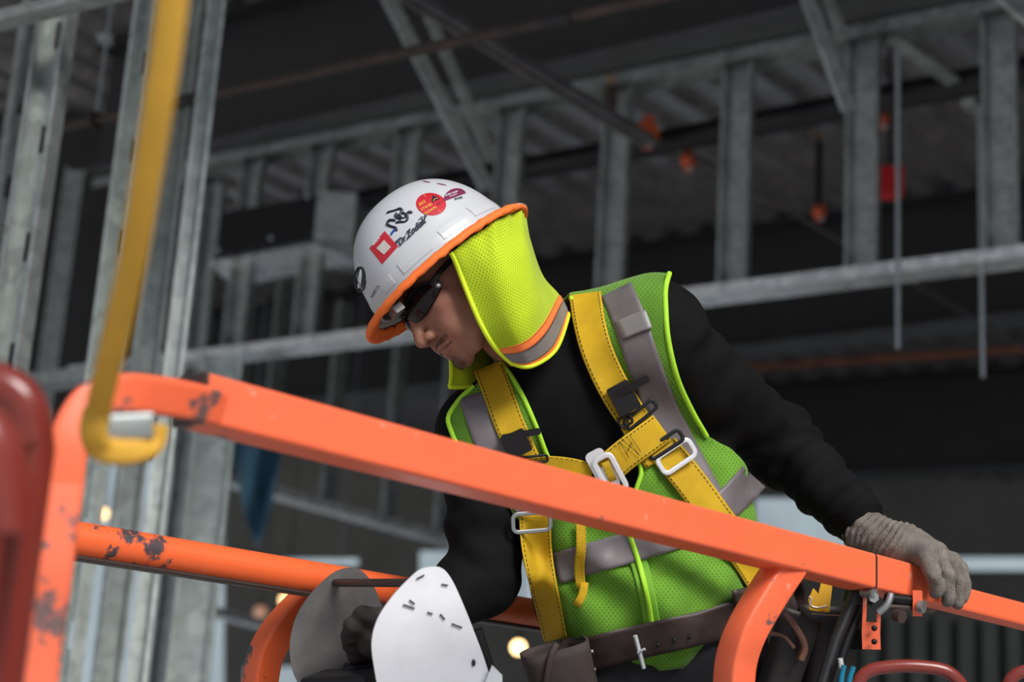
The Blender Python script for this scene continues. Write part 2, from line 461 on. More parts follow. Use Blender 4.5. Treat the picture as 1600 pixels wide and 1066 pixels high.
def folds(f, sl, sv):
    x, y, z = f.X, f.Y, f.Z
    # sleeves: creases across the arm, running askew
    def arm(a, b, ph0, amp, fr):
        d = unit(b - a); L = np.linalg.norm(b - a)
        t = (x - a[0]) * d[0] + (y - a[1]) * d[1] + (z - a[2]) * d[2]
        e = unit(np.cross(d, [0, 0, 1])); s_ = (x - a[0]) * e[0] + (y - a[1]) * e[1]
        dist = f.cap(a, b, .09)
        m = np.clip(1 - np.abs(dist) / .06, 0, 1) if False else np.clip((.03 - dist) / .05, 0, 1) * np.clip(t / .03 + 1, 0, 1) * np.clip((L - t) / .03 + 1, 0, 1)
        w = np.sin(t * fr + ph0 + 14 * s_ + 2.2 * np.sin(s_ * 30 + t * 19 + ph0)) * .6 + .4 * np.sin(t * fr * 1.9 + 2.5 * ph0 - 20 * s_ + z * 24)
        return m * w * amp
    f.D = f.D + arm(SH_L, EL_L, .4, sl, 62) + arm(EL_L, WR_L, 1.1, sl * 1.2, 95) + arm(SH_R, EL_R, 2.0, sl, 60)
    f.D = f.D + sv * (np.sin(x * 34 + y * 20 + 2 * np.sin(y * 26)) * .6 + .4 * np.sin(x * 71 - y * 33 + z * 20))
folds(fs, .0044, .0016)
shirtD = fs.D.copy()
# neck opening is covered by the collar; cut the shirt above the collar line
NB = K(852, 560, 2.76)
G_SHIRT = fs.mesh(0.0, 1)

# ---- vest field: same surface, let out, with deeper soft folds
x, y, z = fs.X, fs.Y, fs.Z
bag = np.clip((-.13 - y) / .2, 0, 1)
vestD = shirtD - .011 - .002 * bag + bag * .0075 * (np.sin(x * 48 + y * 26 + 2.5 * np.sin(y * 21 + 1)) + .5 * np.sin(x * 90 - y * 50 + 1))
fs.D = vestD
G_VF = fs.mesh(0.0, 1)
T_SHIRT = bvh(G_SHIRT); T_VEST = bvh(G_VF)

V_OUT = [(880, 470), (893, 450), (940, 430), (1028, 415), (1048, 424), (1041, 440), (1040, 480), (1044, 530), (1058, 590), (1080, 640), (1104, 682), (1140, 700), (1200, 730), (1290, 800), (1290, 930), (1226, 1006), (1185, 1022), (1120, 1040), (1010, 1050), (930, 1058), (872, 1060),
         (860, 1010), (842, 950), (822, 890), (808, 820), (790, 775), (752, 735), (718, 700), (703, 668), (700, 650), (715, 628), (738, 606), (760, 585), (775, 560)]
V_V = [(775, 555), (800, 590), (818, 622), (838, 668), (856, 715), (878, 760), (905, 792), (945, 812), (975, 812), (988, 790), (992, 765), (1000, 735), (985, 700), (968, 655), (950, 600), (928, 545), (908, 500), (890, 462), (880, 430), (830, 440), (775, 500)]
def cut(G, keep):
    V, F = G; c = V[F].mean(1); F = F[keep(V, F, c)]
    u = np.unique(F); m = np.full(len(V), -1); m[u] = np.arange(len(u)); return V[u], m[F]
nv, nf = normals(*G_VF)
def keep_vest(V, F, c):
    p = pix(c); front = (nf[:, 2] > 0)
    o = inside_poly(p, V_OUT); v = inside_poly(p, V_V)
    outside_arm = ~((p[:, 0] > 1150) & (p[:, 1] < 700))
    backo = o | (v & (p[:, 1] > 470))
    k = np.where(front | (c[:, 2] > -2.80), o & ~v, backo & outside_arm)
    # drop the sleeves
    fa = lambda a, b, r: (lambda d, t: np.linalg.norm(c - (a + t[:, None] * d), axis=1) < r)(b - a, np.clip(((c - a) @ (b - a)) / ((b - a) @ (b - a)), 0, 1))
    k &= ~fa(K(1150, 630, 2.85), EL_L, .11) & ~fa(EL_L, WR_L, .10) & ~fa(K(757, 860, 2.74), EL_R, .085) & ~fa(EL_R, WR_R, .09)
    return k
G_VEST = cut(G_VF, keep_vest)
def solidify(G, t):
    V, F = G; n, _ = normals(V, F); N_ = len(V); F = np.asarray(F)
    edges = {}
    for f in F:
        for i in range(4):
            e = (int(f[i]), int(f[(i + 1) % 4])); edges[e] = 1
    bd = [e for e in edges if (e[1], e[0]) not in edges]
    side = [(e[1], e[0], e[0] + N_, e[1] + N_) for e in bd]
    return np.concatenate([V, V - n * t]), [tuple(f) for f in F] + [tuple(int(i) + N_ for i in f[::-1]) for f in F] + side
# smooth the cut edge of the vest
def smooth_edge(G, it=6):
    V, F = G; V = V.copy(); ed = {}
    for f in F:
        for i in range(4): ed[(int(f[i]), int(f[(i + 1) % 4]))] = 1
    nb = {}
    for (a, b) in ed:
        if (b, a) not in ed: nb.setdefault(a, []).append(b); nb.setdefault(b, []).append(a)
    idx = [a for a in nb if len(nb[a]) == 2]
    for _ in range(it):
        W_ = V.copy()
        for a in idx: W_[a] = V[a] * .5 + .25 * (V[nb[a][0]] + V[nb[a][1]])
        V = W_
    return V, F
G_VEST = smooth_edge(G_VEST, 10)
T_BODY = [T_VEST]                                                 # the whole let-out surface carries tape and straps
TV_CUT = bvh(G_VEST)

# ---- skin: one continuous body (head fine, body below it)
def skin_mat():
    n = N('skin', .52, 0, (.38, .19, .125), .28)
    v = n.noise(28, 5, .6); blot = n.noise(9, 3)
    c = n.mix(n.ramp(v, [(.3, (0, 0, 0)), (.7, (1, 1, 1))]), (.25, .115, .072), (.33, .16, .105))
    c = n.mix(n.ramp(blot, [(.45, (0, 0, 0)), (.75, (1, 1, 1))]), c, (.31, .115, .08))
    a = n.add('ShaderNodeAttribute'); a.attribute_name = 'mask'
    hair = n.ramp(n.noise(900, 2), [(.35, (0, 0, 0)), (.6, (1, 1, 1))])
    f = n.math('MULTIPLY', a.outputs['Fac'], n.math('ADD', .65, n.math('MULTIPLY', hair, .35)))
    n.color(n.mix(f, c, (.035, .024, .020)))
    n.b.inputs['Subsurface Weight'].default_value = .12; n.b.inputs['Subsurface Radius'].default_value = (.012, .005, .003); n.b.inputs['Subsurface Scale'].default_value = .5
    n.bump(n.noise(320, 3), .12, .0006)
    return n.m
M_SKIN = skin_mat()
M_LIP = plain('lip', (.25, .09, .065), .42, 0, .12, 60)
fh = Field((-135, -98, -210), (135, 98, 112), 2.3)
def EH(c, r, R=None): return fh.ell(c, r, R)
fh.add(EH((-6, 0, 5), (96, 76, 92)), 1)
fh.add(EH((34, 0, -50), (57, 61, 62)), 22)
fh.add(EH((30, 0, -92), (56, 50, 34)), 16)
for s in (-1, 1):
    fh.add(fh.cap((-6, 55 * s, -62), (62, 26 * s, -122), 15, 13), 16)      # jaw
    fh.add(EH((60, 42 * s, -50), (20, 19, 17)), 14)                        # cheekbone
    fh.add(EH((66, 32 * s, -82), (20, 19, 24)), 14)                        # cheek
    fh.add(fh.cap((87, 10 * s, -9), (76, 42 * s, -12), 8, 8), 10)          # brow
    fh.sub(EH((96, 31 * s, -30), (15, 16, 12)), 9)                         # eye socket
    fh.add(fh.ell((77, 31 * s, -29), (12.5, 12.5, 12)), 2)                  # eyeball and lids
    fh.add(fh.cap((82, 20 * s, -24), (80, 44 * s, -25), 4, 4), 4)          # upper lid
fh.add(EH((70, 0, -104), (24, 28, 22)), 12)                                # muzzle
fh.add(EH((76, 0, -127), (16, 19, 13)), 9)                                 # chin
fh.sub(EH((100, 0, -115), (8, 18, 4)), 8)
fh.add(fh.cap((89, 0, -22), (109, 0, -62), 7.5, 8.5), 9)                   # nose bridge
fh.add(EH((110, 0, -69), (10.5, 10.5, 9.5)), 5)
for s in (-1, 1):
    fh.add(EH((98, 13.5 * s, -71), (11.5, 6.8, 8.0)), 6)                   # wing of the nose
    fh.sub(fh.cap((104, 6.5 * s, -80), (97, 8.5 * s, -69), 3.6, 2.6), 1.5)      # nostril
    fh.sub(fh.cap((95, 20 * s, -66), (87, 27 * s, -88), 1.6, 1.2), 7)      # fold beside the nose
fh.sub(fh.cap((104, 0, -80), (101, 0, -88), 2.0, 2.0), 4)
fh.add(fh.cap((90, -13, -95), (94, 0, -93), 2.4, 3.4), 5)
fh.add(fh.cap((90, 13, -95), (94, 0, -93), 2.4, 3.4), 5)
fh.add(fh.cap((89, -20, -97), (94, -8, -94), 3, 3.6), 5); fh.add(fh.cap((89, 20, -97), (94, 8, -94), 3, 3.6), 5)
fh.add(fh.cap((87, -12, -103), (91.5, 0, -104), 3.6, 4.8), 5); fh.add(fh.cap((87, 12, -103), (91.5, 0, -104), 3.6, 4.8), 5)
for s in (-1, 1):
    fh.sub(fh.cap((99, 0, -98.6), (86, 25 * s, -100.2), 1.9, 1.5), 1.8)       # mouth line
    fh.add(fh.cap((-12, 74 * s, -58), (-20, 82 * s, -22), 7, 8), 4)          # ear
    fh.add(fh.cap((-20, 82 * s, -22), (0, 80 * s, -18), 8, 6), 4)
    fh.sub(EH((-6, 86 * s, -36), (8, 6, 13)), 3)
nb_h = toH(K(868, 575, 2.80))
fh.add(fh.cap((-22, 0, -62), nb_h, 56, 60), 22)
gh = fh.mesh(0, 1)
hh = gh[0]
def band(v, a, b, w): return np.clip((v - a) / w, 0, 1) * np.clip((b - v) / w, 0, 1)
f_, l_, u_ = hh[:, 0], hh[:, 1], hh[:, 2]
beard_mouth_shade = np.exp(-(((l_) / 19) ** 2 + ((u_ + 126) / 13) ** 2)) * (f_ > 50) * .78
beard_mouth_shade += np.exp(-(((np.abs(l_) - 19) / 9) ** 2 + ((u_ + 88) / 5) ** 2)) * (f_ > 78) * .55 + np.exp(-((l_ / 16) ** 2 + ((u_ + 86) / 4.5) ** 2)) * (f_ > 85) * .5
beard_mouth_shade += .85 * np.exp(-((u_ + 98.7 + (np.abs(l_) / 22) ** 2 * 1.2) / 1.5) ** 2) * (np.abs(l_) < 24) * (f_ > 78)  # shade in the mouth crease, painted into the hair mask
beard_mouth_shade += np.exp(-(((np.abs(l_) - 27) / 6) ** 2 + ((u_ + 108) / 14) ** 2)) * (f_ > 60) * .12
brow = np.exp(-(((np.abs(l_) - 30) / 15) ** 4 + ((u_ + 7 + (np.abs(l_) - 30) * .05) / 4.5) ** 2)) * (f_ > 60) * 1.0
scalp = np.clip((u_ + 6) / 14, 0, 1) * np.clip((34 - f_) / 14, 0, 1) * .9 + np.clip((u_ + 62) / 20, 0, 1) * np.clip((12 - f_) / 10, 0, 1) * (np.abs(l_) > 40) * .75 + np.clip((u_ + 95) / 30, 0, 1) * np.clip((-30 - f_) / 12, 0, 1) * .8
shadow = np.clip((-70 - u_) / 20, 0, 1) * np.clip((40 - f_) / 40, 0, 1) * 0
mask = np.clip(beard_mouth_shade + brow + scalp + shadow, 0, 1)
fc = hh[gh[1]].mean(1)
lipy = np.where(fc[:, 2] > -99.5, (fc[:, 2] + 96.2) / 4.2, (fc[:, 2] + 104.4) / 5.2)
lip = (fc[:, 0] > 84) & ((fc[:, 1] / 24) ** 2 + lipy ** 2 < 1)
HEADV = HV(hh)
# body under the clothes
fb = Field((-.20, -.75, -3.15), (.62, .10, -2.46), .012)
fb.add(fb.ell(K(905, 650, 2.80), (.138, .125, .09), rotz(.45)), .001)
fb.add(fb.ell(K(990, 810, 2.82), (.155, .17, .092), rotz(.25)), .05)
fb.add(fb.ell(K(1030, 960, 2.84), (.150, .13, .10)), .05)
fb.add(fb.cap(K(868, 560, 2.80), K(905, 640, 2.81), .055, .075), .03)
fb.add(fb.cap(K(915, 565, 2.80), K(1030, 550, 2.75), .050, .050), .04); fb.add(fb.cap(K(860, 610, 2.79), SH_R, .05, .05), .04)
fb.add(fb.cap(K(1038, 552, 2.75), EL_L, .050, .042), .02); fb.add(fb.cap(EL_L, WR_L, .042, .028), .02)
fb.add(fb.cap(SH_R, EL_R, .048, .042), .02); fb.add(fb.cap(EL_R, WR_R, .040, .027), .02)
HIPL, HIPR = K(1095, 1045, 2.86), K(965, 1050, 2.84)
KNL, KNR = HIPL + DOWN * .42 + np.array([0.03, 0, .04]), HIPR + DOWN * .42 + np.array([-.02, 0, .05])
ankw = W(KNL + DOWN * .3); ankL = Ki([ankw[0], ankw[1], PLAT + .10]); ankw = W(KNR + DOWN * .3); ankR = Ki([ankw[0], ankw[1], PLAT + .10])
gb = fb.mesh(0, 1)
bodyV = np.concatenate([HEADV, gb[0]]); bodyF = np.concatenate([gh[1], gb[1] + len(HEADV)])
body = obj('body', (bodyV, bodyF), None, man, cam_frame=True, mats=[M_SKIN, M_LIP], fmat=np.concatenate([lip.astype(int), np.zeros(len(gb[1]), int)]), vcol=np.concatenate([mask, np.zeros(len(gb[0]))]))

# ---- short beard and brow hairs standing off the skin
def hairs(name, pts_sel, count, length, down, mat):
    nvs, _ = normals(hh, gh[1]); idx = np.where(pts_sel)[0]; rs = np.random.RandomState(3); V, F = [], []
    for i in rs.choice(idx, count):
        p = hh[i] + rs.uniform(-1.2, 1.2, 3); n = nvs[i]
        d = unit(n * .55 + np.array(down) + rs.normal(0, .25, 3)); L = length * rs.uniform(.6, 1.1); a = unit(np.cross(d, [.3, .5, .8])); b = np.cross(d, a); w = .22
        k = len(V); V += [p + a * w, p - a * w * .5 + b * w * .87, p - a * w * .5 - b * w * .87, p + d * L]
        F += [(k, k + 1, k + 3), (k + 1, k + 2, k + 3), (k + 2, k, k + 3)]
    o = obj(name, (HV(np.array(V)), F), mat, man, cam_frame=True); return o
M_HAIR = plain('dark_hair', (.014, .010, .009), .6, 0, .2)
hairs('goatee', (beard_mouth_shade > .34) & (u_ < -112), 480, 4.5, (.1, 0, -.6), M_HAIR)
hairs('moustache', (beard_mouth_shade > .3) & (u_ > -96), 260, 2.6, (.0, 0, -.9), M_HAIR)
for sd in (1, -1): hairs('eyebrow', (brow > .4) & (l_ * sd > 2), 210, 5, (0, .0, .25), M_HAIR)
hairs('temple_hair', (scalp > .35) & (u_ < 40), 2600, 4, (-.3, 0, -.4), M_HAIR)

# ---- shirt, with a collar
M_SHIRT = None
def shirt_mat():
    n = N('black_knit', .85, 0, (.0075, .0075, .008), .25)
    n.color(n.ramp(n.noise(22, 5), [(.3, (.003, .003, .0032)), (.75, (.006, .0058, .0058))]))
    n.b.inputs['Specular IOR Level'].default_value = .12
    n.bump(n.noise(700, 2), .25, .0008); return n.m
M_SHIRT = shirt_mat()
hn = toH(G_SHIRT[0])
neck_ax = unit(K(905, 640, 2.81) - H(-22, 0, -62))
obj('shirt', G_SHIRT, M_SHIRT, man, cam_frame=True)
def ring(c, ax, r, n=40, tilt=None, ry=None):
    a = unit(np.cross(ax, [0, 0, 1])); b = np.cross(ax, a)
    return [c + a * r * math.cos(2 * PI * i / n) + b * (ry or r) * math.sin(2 * PI * i / n) for i in range(n)]
col_c = K(858, 553, 2.79)
obj('collar', sweep(ring(col_c, neck_ax, .0655), rrect(.012, .024, .004, 2), up=neck_ax, closed=True), M_SHIRT, man, cam_frame=True)
obj('sleeve_cuff', sweep([WR_L + (EL_L - WR_L) * t for t in (.16, .08, .02)], circ(.043, 24), up=(0, 0, 1), scale=[1.05, 1.0, .93]), M_SHIRT, man, cam_frame=True)

# ---- vest
LIME = (.125, .290, .020)
M_VEST = mesh_cloth('lime_mesh', LIME, (.045, .13, .012), .0068, .26, .62)
M_NEON = plain('neon_binding', (.34, .66, .022), .7, 0, .12, 30)
M_REFL = plain('reflective_tape', (.135, .117, .120), .5, 0, .22, 14)
M_REFL2 = plain('reflective_tape_light', (.20, .185, .185), .45, 0, .16, 18)
gv = solidify(G_VEST, .0025)
vest = obj('safety_vest', gv, M_VEST, man, cam_frame=True, uv=np.asarray(gv[0])[:, :2], label='lime mesh safety vest with grey reflective tape')
def on(name, trees, pts, w, mat, parent, off=.003, thick=.0025, **k):
    g, uv = ribbon(trees, pts, w, off, thick, **k); return obj(name, g, mat, parent, cam_frame=True, uv=uv)
def ontube(name, trees, pts, r, mat, parent, **k): return obj(name, surf_tube(trees, pts, r, **k), mat, parent, cam_frame=True)
TV = [T_VEST]
on('reflective_tape', T_BODY, [(962, 452), (975, 480), (988, 515), (1010, 580), (1035, 645), (1063, 700), (1100, 770), (1125, 812)], .052, M_REFL, vest, off=.003)
on('reflective_tape', T_BODY, [(742, 615), (750, 640), (772, 700), (800, 745), (830, 790)], .052, M_REFL, vest, off=.003)
on('reflective_tape', T_BODY, [(868, 889), (925, 872), (975, 858), (1020, 845), (1085, 822), (1140, 785), (1178, 745)], .048, M_REFL, vest, off=.0055)
on('shoulder_loop', T_BODY, [(967, 517), (990, 507), (1014, 498)], .030, M_REFL2, vest, off=.007, thick=.004)
ontube('edge_binding', T_BODY, [(1046, 427), (1040, 450), (1040, 480), (1044, 530), (1058, 590), (1080, 640), (1104, 682)], .0042, M_NEON, vest)
ontube('edge_binding', T_BODY, [(740, 604), (728, 614), (715, 628), (701, 650), (703, 668), (718, 700), (745, 728)], .0038, M_NEON, vest)
ontube('edge_binding', T_BODY, [(892, 465), (908, 503), (930, 552), (952, 607), (972, 662), (990, 705), (1002, 735), (994, 765), (989, 792), (980, 816)], .0038, M_NEON, vest)
ontube('edge_binding', T_BODY, [(783, 568), (800, 590), (818, 622), (838, 668), (856, 715), (878, 760), (905, 792), (945, 812), (976, 816)], .0038, M_NEON, vest)
zt = plain('zip_tape', (.14, .34, .02), .8, 0, .12)
on('zip_tape', T_BODY, [(978, 825), (1000, 885), (1012, 935), (1020, 985)], .026, zt, vest, off=.004)
zz, zuv = ribbon(T_BODY, [(978, 820), (1000, 885), (1012, 935), (1020, 985)], .0075, .0085, .003, across=3)
obj('zipper', zz, M_NEON, vest, cam_frame=True)

# ---- trousers and boots (mostly below the picture)
ft = Field((-.02, -1.85, -3.25), (.62, -.36, -2.35), .012)
ft.add(ft.ell(K(1028, 985, 2.83), (.168, .085, .104)), .001)
ft.add(ft.ell(K(1032, 1050, 2.85), (.175, .10, .108)), .05)
for h_, k_, a_ in ((HIPL, KNL, ankL), (HIPR, KNR, ankR)):
    ft.add(ft.cap(h_, k_, .092, .070), .03); ft.add(ft.cap(k_, a_, .068, .055), .03)
obj('trousers', ft.mesh(0, 1), plain('black_trousers', (.006, .006, .008), .85), man, cam_frame=True)
for a_ in (ankL, ankR):
    w_ = W(a_); g = Field((-.1, -.22, -.02), (.1, .12, .16), .008)
    g.add(g.cap((0, 0, .03), (0, -.14, .035), .042, .040), .001); g.add(g.cap((0, 0, .05), (0, .01, .13), .048, .052), .03)
    G = g.mesh(0, 1); v = G[0].copy(); v[:, 2] = np.maximum(v[:, 2], 0)
    obj('boot', (v + np.array([w_[0], w_[1], PLAT]), G[1]), plain('boot_leather', (.05, .03, .018), .7), man)

# ---- gloves
def knit_mat():
    n = N('grey_knit', .9, 0, (.19, .165, .14), .2)
    v = n.add('ShaderNodeTexVoronoi', Scale=420.0); n.l.new(n.coord(), v.inputs['Vector'])
    c = n.ramp(n.noise(26, 5), [(.3, (.135, .115, .098)), (.7, (.26, .225, .19))])
    n.color(n.mix(n.math('MULTIPLY', v.outputs['Distance'], .55), c, (.05, .042, .036))); n.bump(v.outputs['Distance'], .6, .0012)
    return n.m
M_KNIT = knit_mat()
def build_glove(wr, kn, mid, tip, thumb, palm, back, lo, hi, cuff_axis, res=.0026, rib=.0021):
    allp = np.array([wr, palm, back] + list(kn) + list(mid) + list(tip) + list(thumb)); f = Field(allp.min(0) - .05, allp.max(0) + .05, res)
    f.add(f.cap(wr, palm, .036, .034), .001); f.add(f.cap(palm, back, .034, .027), .02)
    d = unit(cuff_axis); x, y, z = f.X, f.Y, f.Z
    for a in range(4):
        f.add(f.cap(palm, kn[a], .024, .0145), .012)
    for a in range(4):
        g = np.minimum(f.cap(kn[a], mid[a], .0135, .0125), f.cap(mid[a], tip[a], .0125, .0105))
        f.add(g, .004)
    f.add(np.minimum(f.cap(palm + (wr - palm) * .2, thumb[0], .022, .016), f.cap(thumb[0], thumb[1], .0155, .012)), .008)
    t = (x - wr[0]) * d[0] + (y - wr[1]) * d[1] + (z - wr[2]) * d[2]
    f.D = f.D + rib * np.sin(t * 2 * PI / .0105 + 2 * np.sin((x + y) * 60)) * np.clip((.085 - t) / .02, 0, 1) + .0010 * np.sin(x * 150 + 3 * np.sin(y * 90))
    return f.mesh(0, 1)
kn = [K(1446, 872, 2.695), K(1468, 871, 2.72), K(1486, 877, 2.75), K(1497, 888, 2.785)]
mid = [K(1459, 898, 2.665), K(1480, 900, 2.68), K(1496, 908, 2.71), K(1506, 912, 2.745)]
tip = [K(1463, 926, 2.675), K(1482, 939, 2.685), K(1495, 942, 2.71), K(1503, 934, 2.74)]
G_GL = build_glove(K(1352, 832, 2.795), kn, mid, tip, [K(1428, 915, 2.83), K(1452, 948, 2.82)], K(1412, 858, 2.755), K(1452, 868, 2.75),
                   K(1300, 1010, 2.98) + np.array([0, 0, -.02]), K(1530, 770, 2.60), K(1412, 858, 2.755) - K(1352, 832, 2.795))
glove = obj('glove', G_GL, M_KNIT, man, cam_frame=True, label='grey knit glove gripping the rail')
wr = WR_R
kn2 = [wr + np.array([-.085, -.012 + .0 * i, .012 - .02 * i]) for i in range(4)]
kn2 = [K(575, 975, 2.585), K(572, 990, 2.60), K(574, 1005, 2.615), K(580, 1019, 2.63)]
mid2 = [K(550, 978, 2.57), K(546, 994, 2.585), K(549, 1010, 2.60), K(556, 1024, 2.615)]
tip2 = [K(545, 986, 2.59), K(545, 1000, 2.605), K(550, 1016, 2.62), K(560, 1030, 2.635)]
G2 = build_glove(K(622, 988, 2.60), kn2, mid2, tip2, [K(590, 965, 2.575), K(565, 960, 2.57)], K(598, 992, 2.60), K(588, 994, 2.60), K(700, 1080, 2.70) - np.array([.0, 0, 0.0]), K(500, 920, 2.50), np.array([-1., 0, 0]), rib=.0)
obj('glove', G2, plain('shaded_glove_cloth', (.022, .016, .014), .85, 0, .3, 60), man, cam_frame=True, label='glove behind the plates, coloured dark for shade')  # deep shade on this hand is put into the glove colour

# ================================================================== hard hat
hat = thing('hard_hat', 'white full brim hard hat with red and maroon round stickers on the bent head', 'hard hat', W(H0))
def dome_pt(a, t, grow=0.0):
    """a: azimuth, t 0 (rim) .. 1 (top)"""
    th = t * PI / 2
    r = abs(math.cos(th)) ** .80; u = abs(math.sin(th)) ** .95
    fr, lr, ur = 128 + grow, 102 + grow, 140 + grow
    s = 0.0
    if t < .17: s = 2.0 * math.sin(min(1, t / .17) * PI) ** 2
    return [math.cos(a) * (fr + s) * r, math.sin(a) * (lr + s) * r, u * ur]
NA, NT = 96, 40
def dome(grow, t0=0.0):
    V = [dome_pt(2 * PI * i / NA, t0 + (1 - t0) * j / NT, grow) for j in range(NT) for i in range(NA)] + [[0, 0, 140 + grow]]
    F = [(j * NA + i, j * NA + (i + 1) % NA, (j + 1) * NA + (i + 1) % NA, (j + 1) * NA + i) for j in range(NT - 1) for i in range(NA)]
    F += [((NT - 1) * NA + i, (NT - 1) * NA + (i + 1) % NA, NT * NA) for i in range(NA)]
    return np.array(V), F
def shell_solid(t):
    a, fa = dome(0); b, fb_ = dome(-t); n = len(a)
    F = fa + [tuple(n + i for i in f[::-1]) for f in fb_] + [((i + 1) % NA, i, n + i, n + (i + 1) % NA) for i in range(NA)]
    return np.concatenate([a, b]), F
sv_, sf_ = shell_solid(3.0)
G_DOME = (HV(sv_), sf_)
obj('shell', G_DOME, M_WHITE, hat, cam_frame=True)
T_DOME = bvh(G_DOME)
# raised ridge and slots low on the shell
def on_dome(a0, a1, u0, u1, g): # patch in azimuth / height
    V, F = [], []; na, nt = 10, 3
    for lay in (-.5, g):
        for j in range(nt):
            for i in range(na):
                V.append(dome_pt(math.radians(a0 + (a1 - a0) * i / (na - 1)), u0 + (u1 - u0) * j / (nt - 1), lay))
    o = na * nt
    for j in range(nt - 1):
        for i in range(na - 1):
            a = j * na + i; F.append((o + a, o + a + 1, o + a + na + 1, o + a + na)); F.append((a + na, a + na + 1, a + 1, a))
    for i in range(na - 1):
        F.append((i, i + 1, o + i + 1, o + i)); a = (nt - 1) * na + i; F.append((a + 1, a, o + a, o + a + 1))
    for j in range(nt - 1):
        a = j * na; F.append((a + na, a, o + a, o + a + na)); a += na - 1; F.append((a, a + na, o + a + na, o + a))
    return np.array(V), F
for a0, a1, t0, t1 in ((22, 34, .05, .12), (44, 70, .05, .13), (80, 100, .05, .12), (110, 136, .06, .15), (-70, -44, .05, .13), (-136, -110, .06, .15)):
    v, f = on_dome(a0, a1, t0, t1, 1.1); obj('ridge', (HV(v), f), M_WHITE, hat, cam_frame=True, smooth=False)
# brim
def brim_ring(rf, rl, u): return [[math.cos(2 * PI * i / NA) * rf, math.sin(2 * PI * i / NA) * rl, u + 0 * i] for i in range(NA)]
def rings(rs, close=True):
    V = np.concatenate([np.array(r) for r in rs]); n = len(rs); F = []
    for j in range(n if close else n - 1):
        k = (j + 1) % n
        for i in range(NA): F.append((j * NA + i, j * NA + (i + 1) % NA, k * NA + (i + 1) % NA, k * NA + i))
    return V, F
v, f = rings([brim_ring(126, 100, 4), brim_ring(145, 119, 0), brim_ring(160, 134, -5), brim_ring(161, 135, -7), brim_ring(145, 119, -3), brim_ring(124, 98, 1)])
obj('brim', (HV(v), [t[::-1] for t in f]), M_WHITE, hat, cam_frame=True)
v, f = rings([brim_ring(101, 81, 2), brim_ring(104, 84, 26), brim_ring(99, 79, 26), brim_ring(97, 77, 2)])
obj('sweatband', (HV(v), f), plain('sweatband_cloth', (.035, .028, .024), .9), hat, cam_frame=True)
# stickers: flat art laid on the shell
def project(pts2d, org, ax, ay, off, tree=T_DOME):
    out = []
    for a, b in pts2d:
        q = (org[0] + ax[0] * a + ay[0] * b, org[1] + ax[1] * a + ay[1] * b); h = hit(tree, *q)
        if h is None: h = (K(q[0], q[1], 2.72), None)
        p = h[0]; out.append(p * (1 - off / np.linalg.norm(p)))
    return np.array(out)
def grid_patch(inside, org, ax, ay, off, n=26):
    xs = np.linspace(-1, 1, n); P2 = [(a, b) for b in xs for a in xs]; ok = [inside(a, b) for a, b in P2]
    idx, V = {}, []
    F = []
    for j in range(n - 1):
        for i in range(n - 1):
            q = (j * n + i, j * n + i + 1, (j + 1) * n + i + 1, (j + 1) * n + i)
            if all(ok[t] for t in q): F.append(q)
    return project(P2, org, ax, ay, off), F
def disc_patch(org, ax, ay, off, a0=0, a1=360, n=48, rr=7):
    V2 = [(0, 0)] + [(math.cos(math.radians(a0 + (a1 - a0) * i / n)) * r / rr, math.sin(math.radians(a0 + (a1 - a0) * i / n)) * r / rr) for r in range(1, rr + 1) for i in range(n + 1)]
    F = [(0, 1 + i, 2 + i) for i in range(n)]
    for r in range(rr - 1):
        for i in range(n): a = 1 + r * (n + 1) + i; F.append((a, a + n + 1, a + n + 2, a + 1))
    return project(V2, org, ax, ay, off), F
def quad_patch(c4, off, n=10):
    c4 = np.array(c4, float); V2 = []
    for j in range(n):
        for i in range(n):
            s, t = i / (n - 1), j / (n - 1); V2.append(tuple((1 - t) * ((1 - s) * c4[0] + s * c4[1]) + t * ((1 - s) * c4[3] + s * c4[2])))
    return project(V2, (0, 0), (1, 0), (0, 1), off), [(j * n + i, j * n + i + 1, (j + 1) * n + i + 1, (j + 1) * n + i) for j in range(n - 1) for i in range(n - 1)]
def words(txt, org, ax, size, off, shear=0.0, bold=.0, align='CENTER'):
    """ax: pixel direction of the baseline"""
    c = bpy.data.curves.new('lettering', 'FONT'); c.body = txt; c.align_x = align; c.align_y = 'CENTER'; c.shear = shear; c.offset = bold; c.resolution_u = 3
    o = bpy.data.objects.new('lettering', c); C.objects.link(o); bpy.context.view_layer.update()
    me = o.to_mesh(); v = [(p.co.x, p.co.y) for p in me.vertices]; F = [tuple(p.vertices) for p in me.polygons]
    o.to_mesh_clear(); bpy.data.objects.remove(o); bpy.data.curves.remove(c)
    a = np.array(ax, float) / np.linalg.norm(ax); b = np.array([a[1], -a[0]])
    return v, F, (org, a * size, b * size)
def sticker_words(name, txt, org, ax, size, mat, parent, off=.0022, tree=T_DOME, **k):
    v, F, (o_, a, b) = words(txt, org, ax, size, off, **k)
    return obj(name, (project(v, o_, a, b, off, tree), F), mat, parent, cam_frame=True, smooth=False)
I_RED = plain('sticker_red', (.46, .012, .022), .35, 0, .06); I_MAR = plain('sticker_maroon', (.17, .018, .065), .35, 0, .06)
I_YEL = plain('print_yellow', (.85, .40, .06), .4, 0, .03); I_BLK = plain('print_black', (.010, .008, .022), .4, 0, .1)
I_WHT = plain('print_white', (.78, .76, .76), .4, 0, .03); I_BLU = plain('print_blue', (.01, .05, .30), .4)
ROT = math.atan2(-9.5, 10.5)
s1 = obj('round_sticker', disc_patch((673.5, 319), (23.5, 2.5), (-2.0, 17.5), .0006), I_RED, hat, cam_frame=True)
for t, q in (('2022', (659.5, 317.5)), ('STAND', (666.5, 323.2)), ('DOWN', (672.8, 329))):
    sticker_words('lettering', t, q, (15, -9), 6.2, I_YEL, s1, bold=.012)
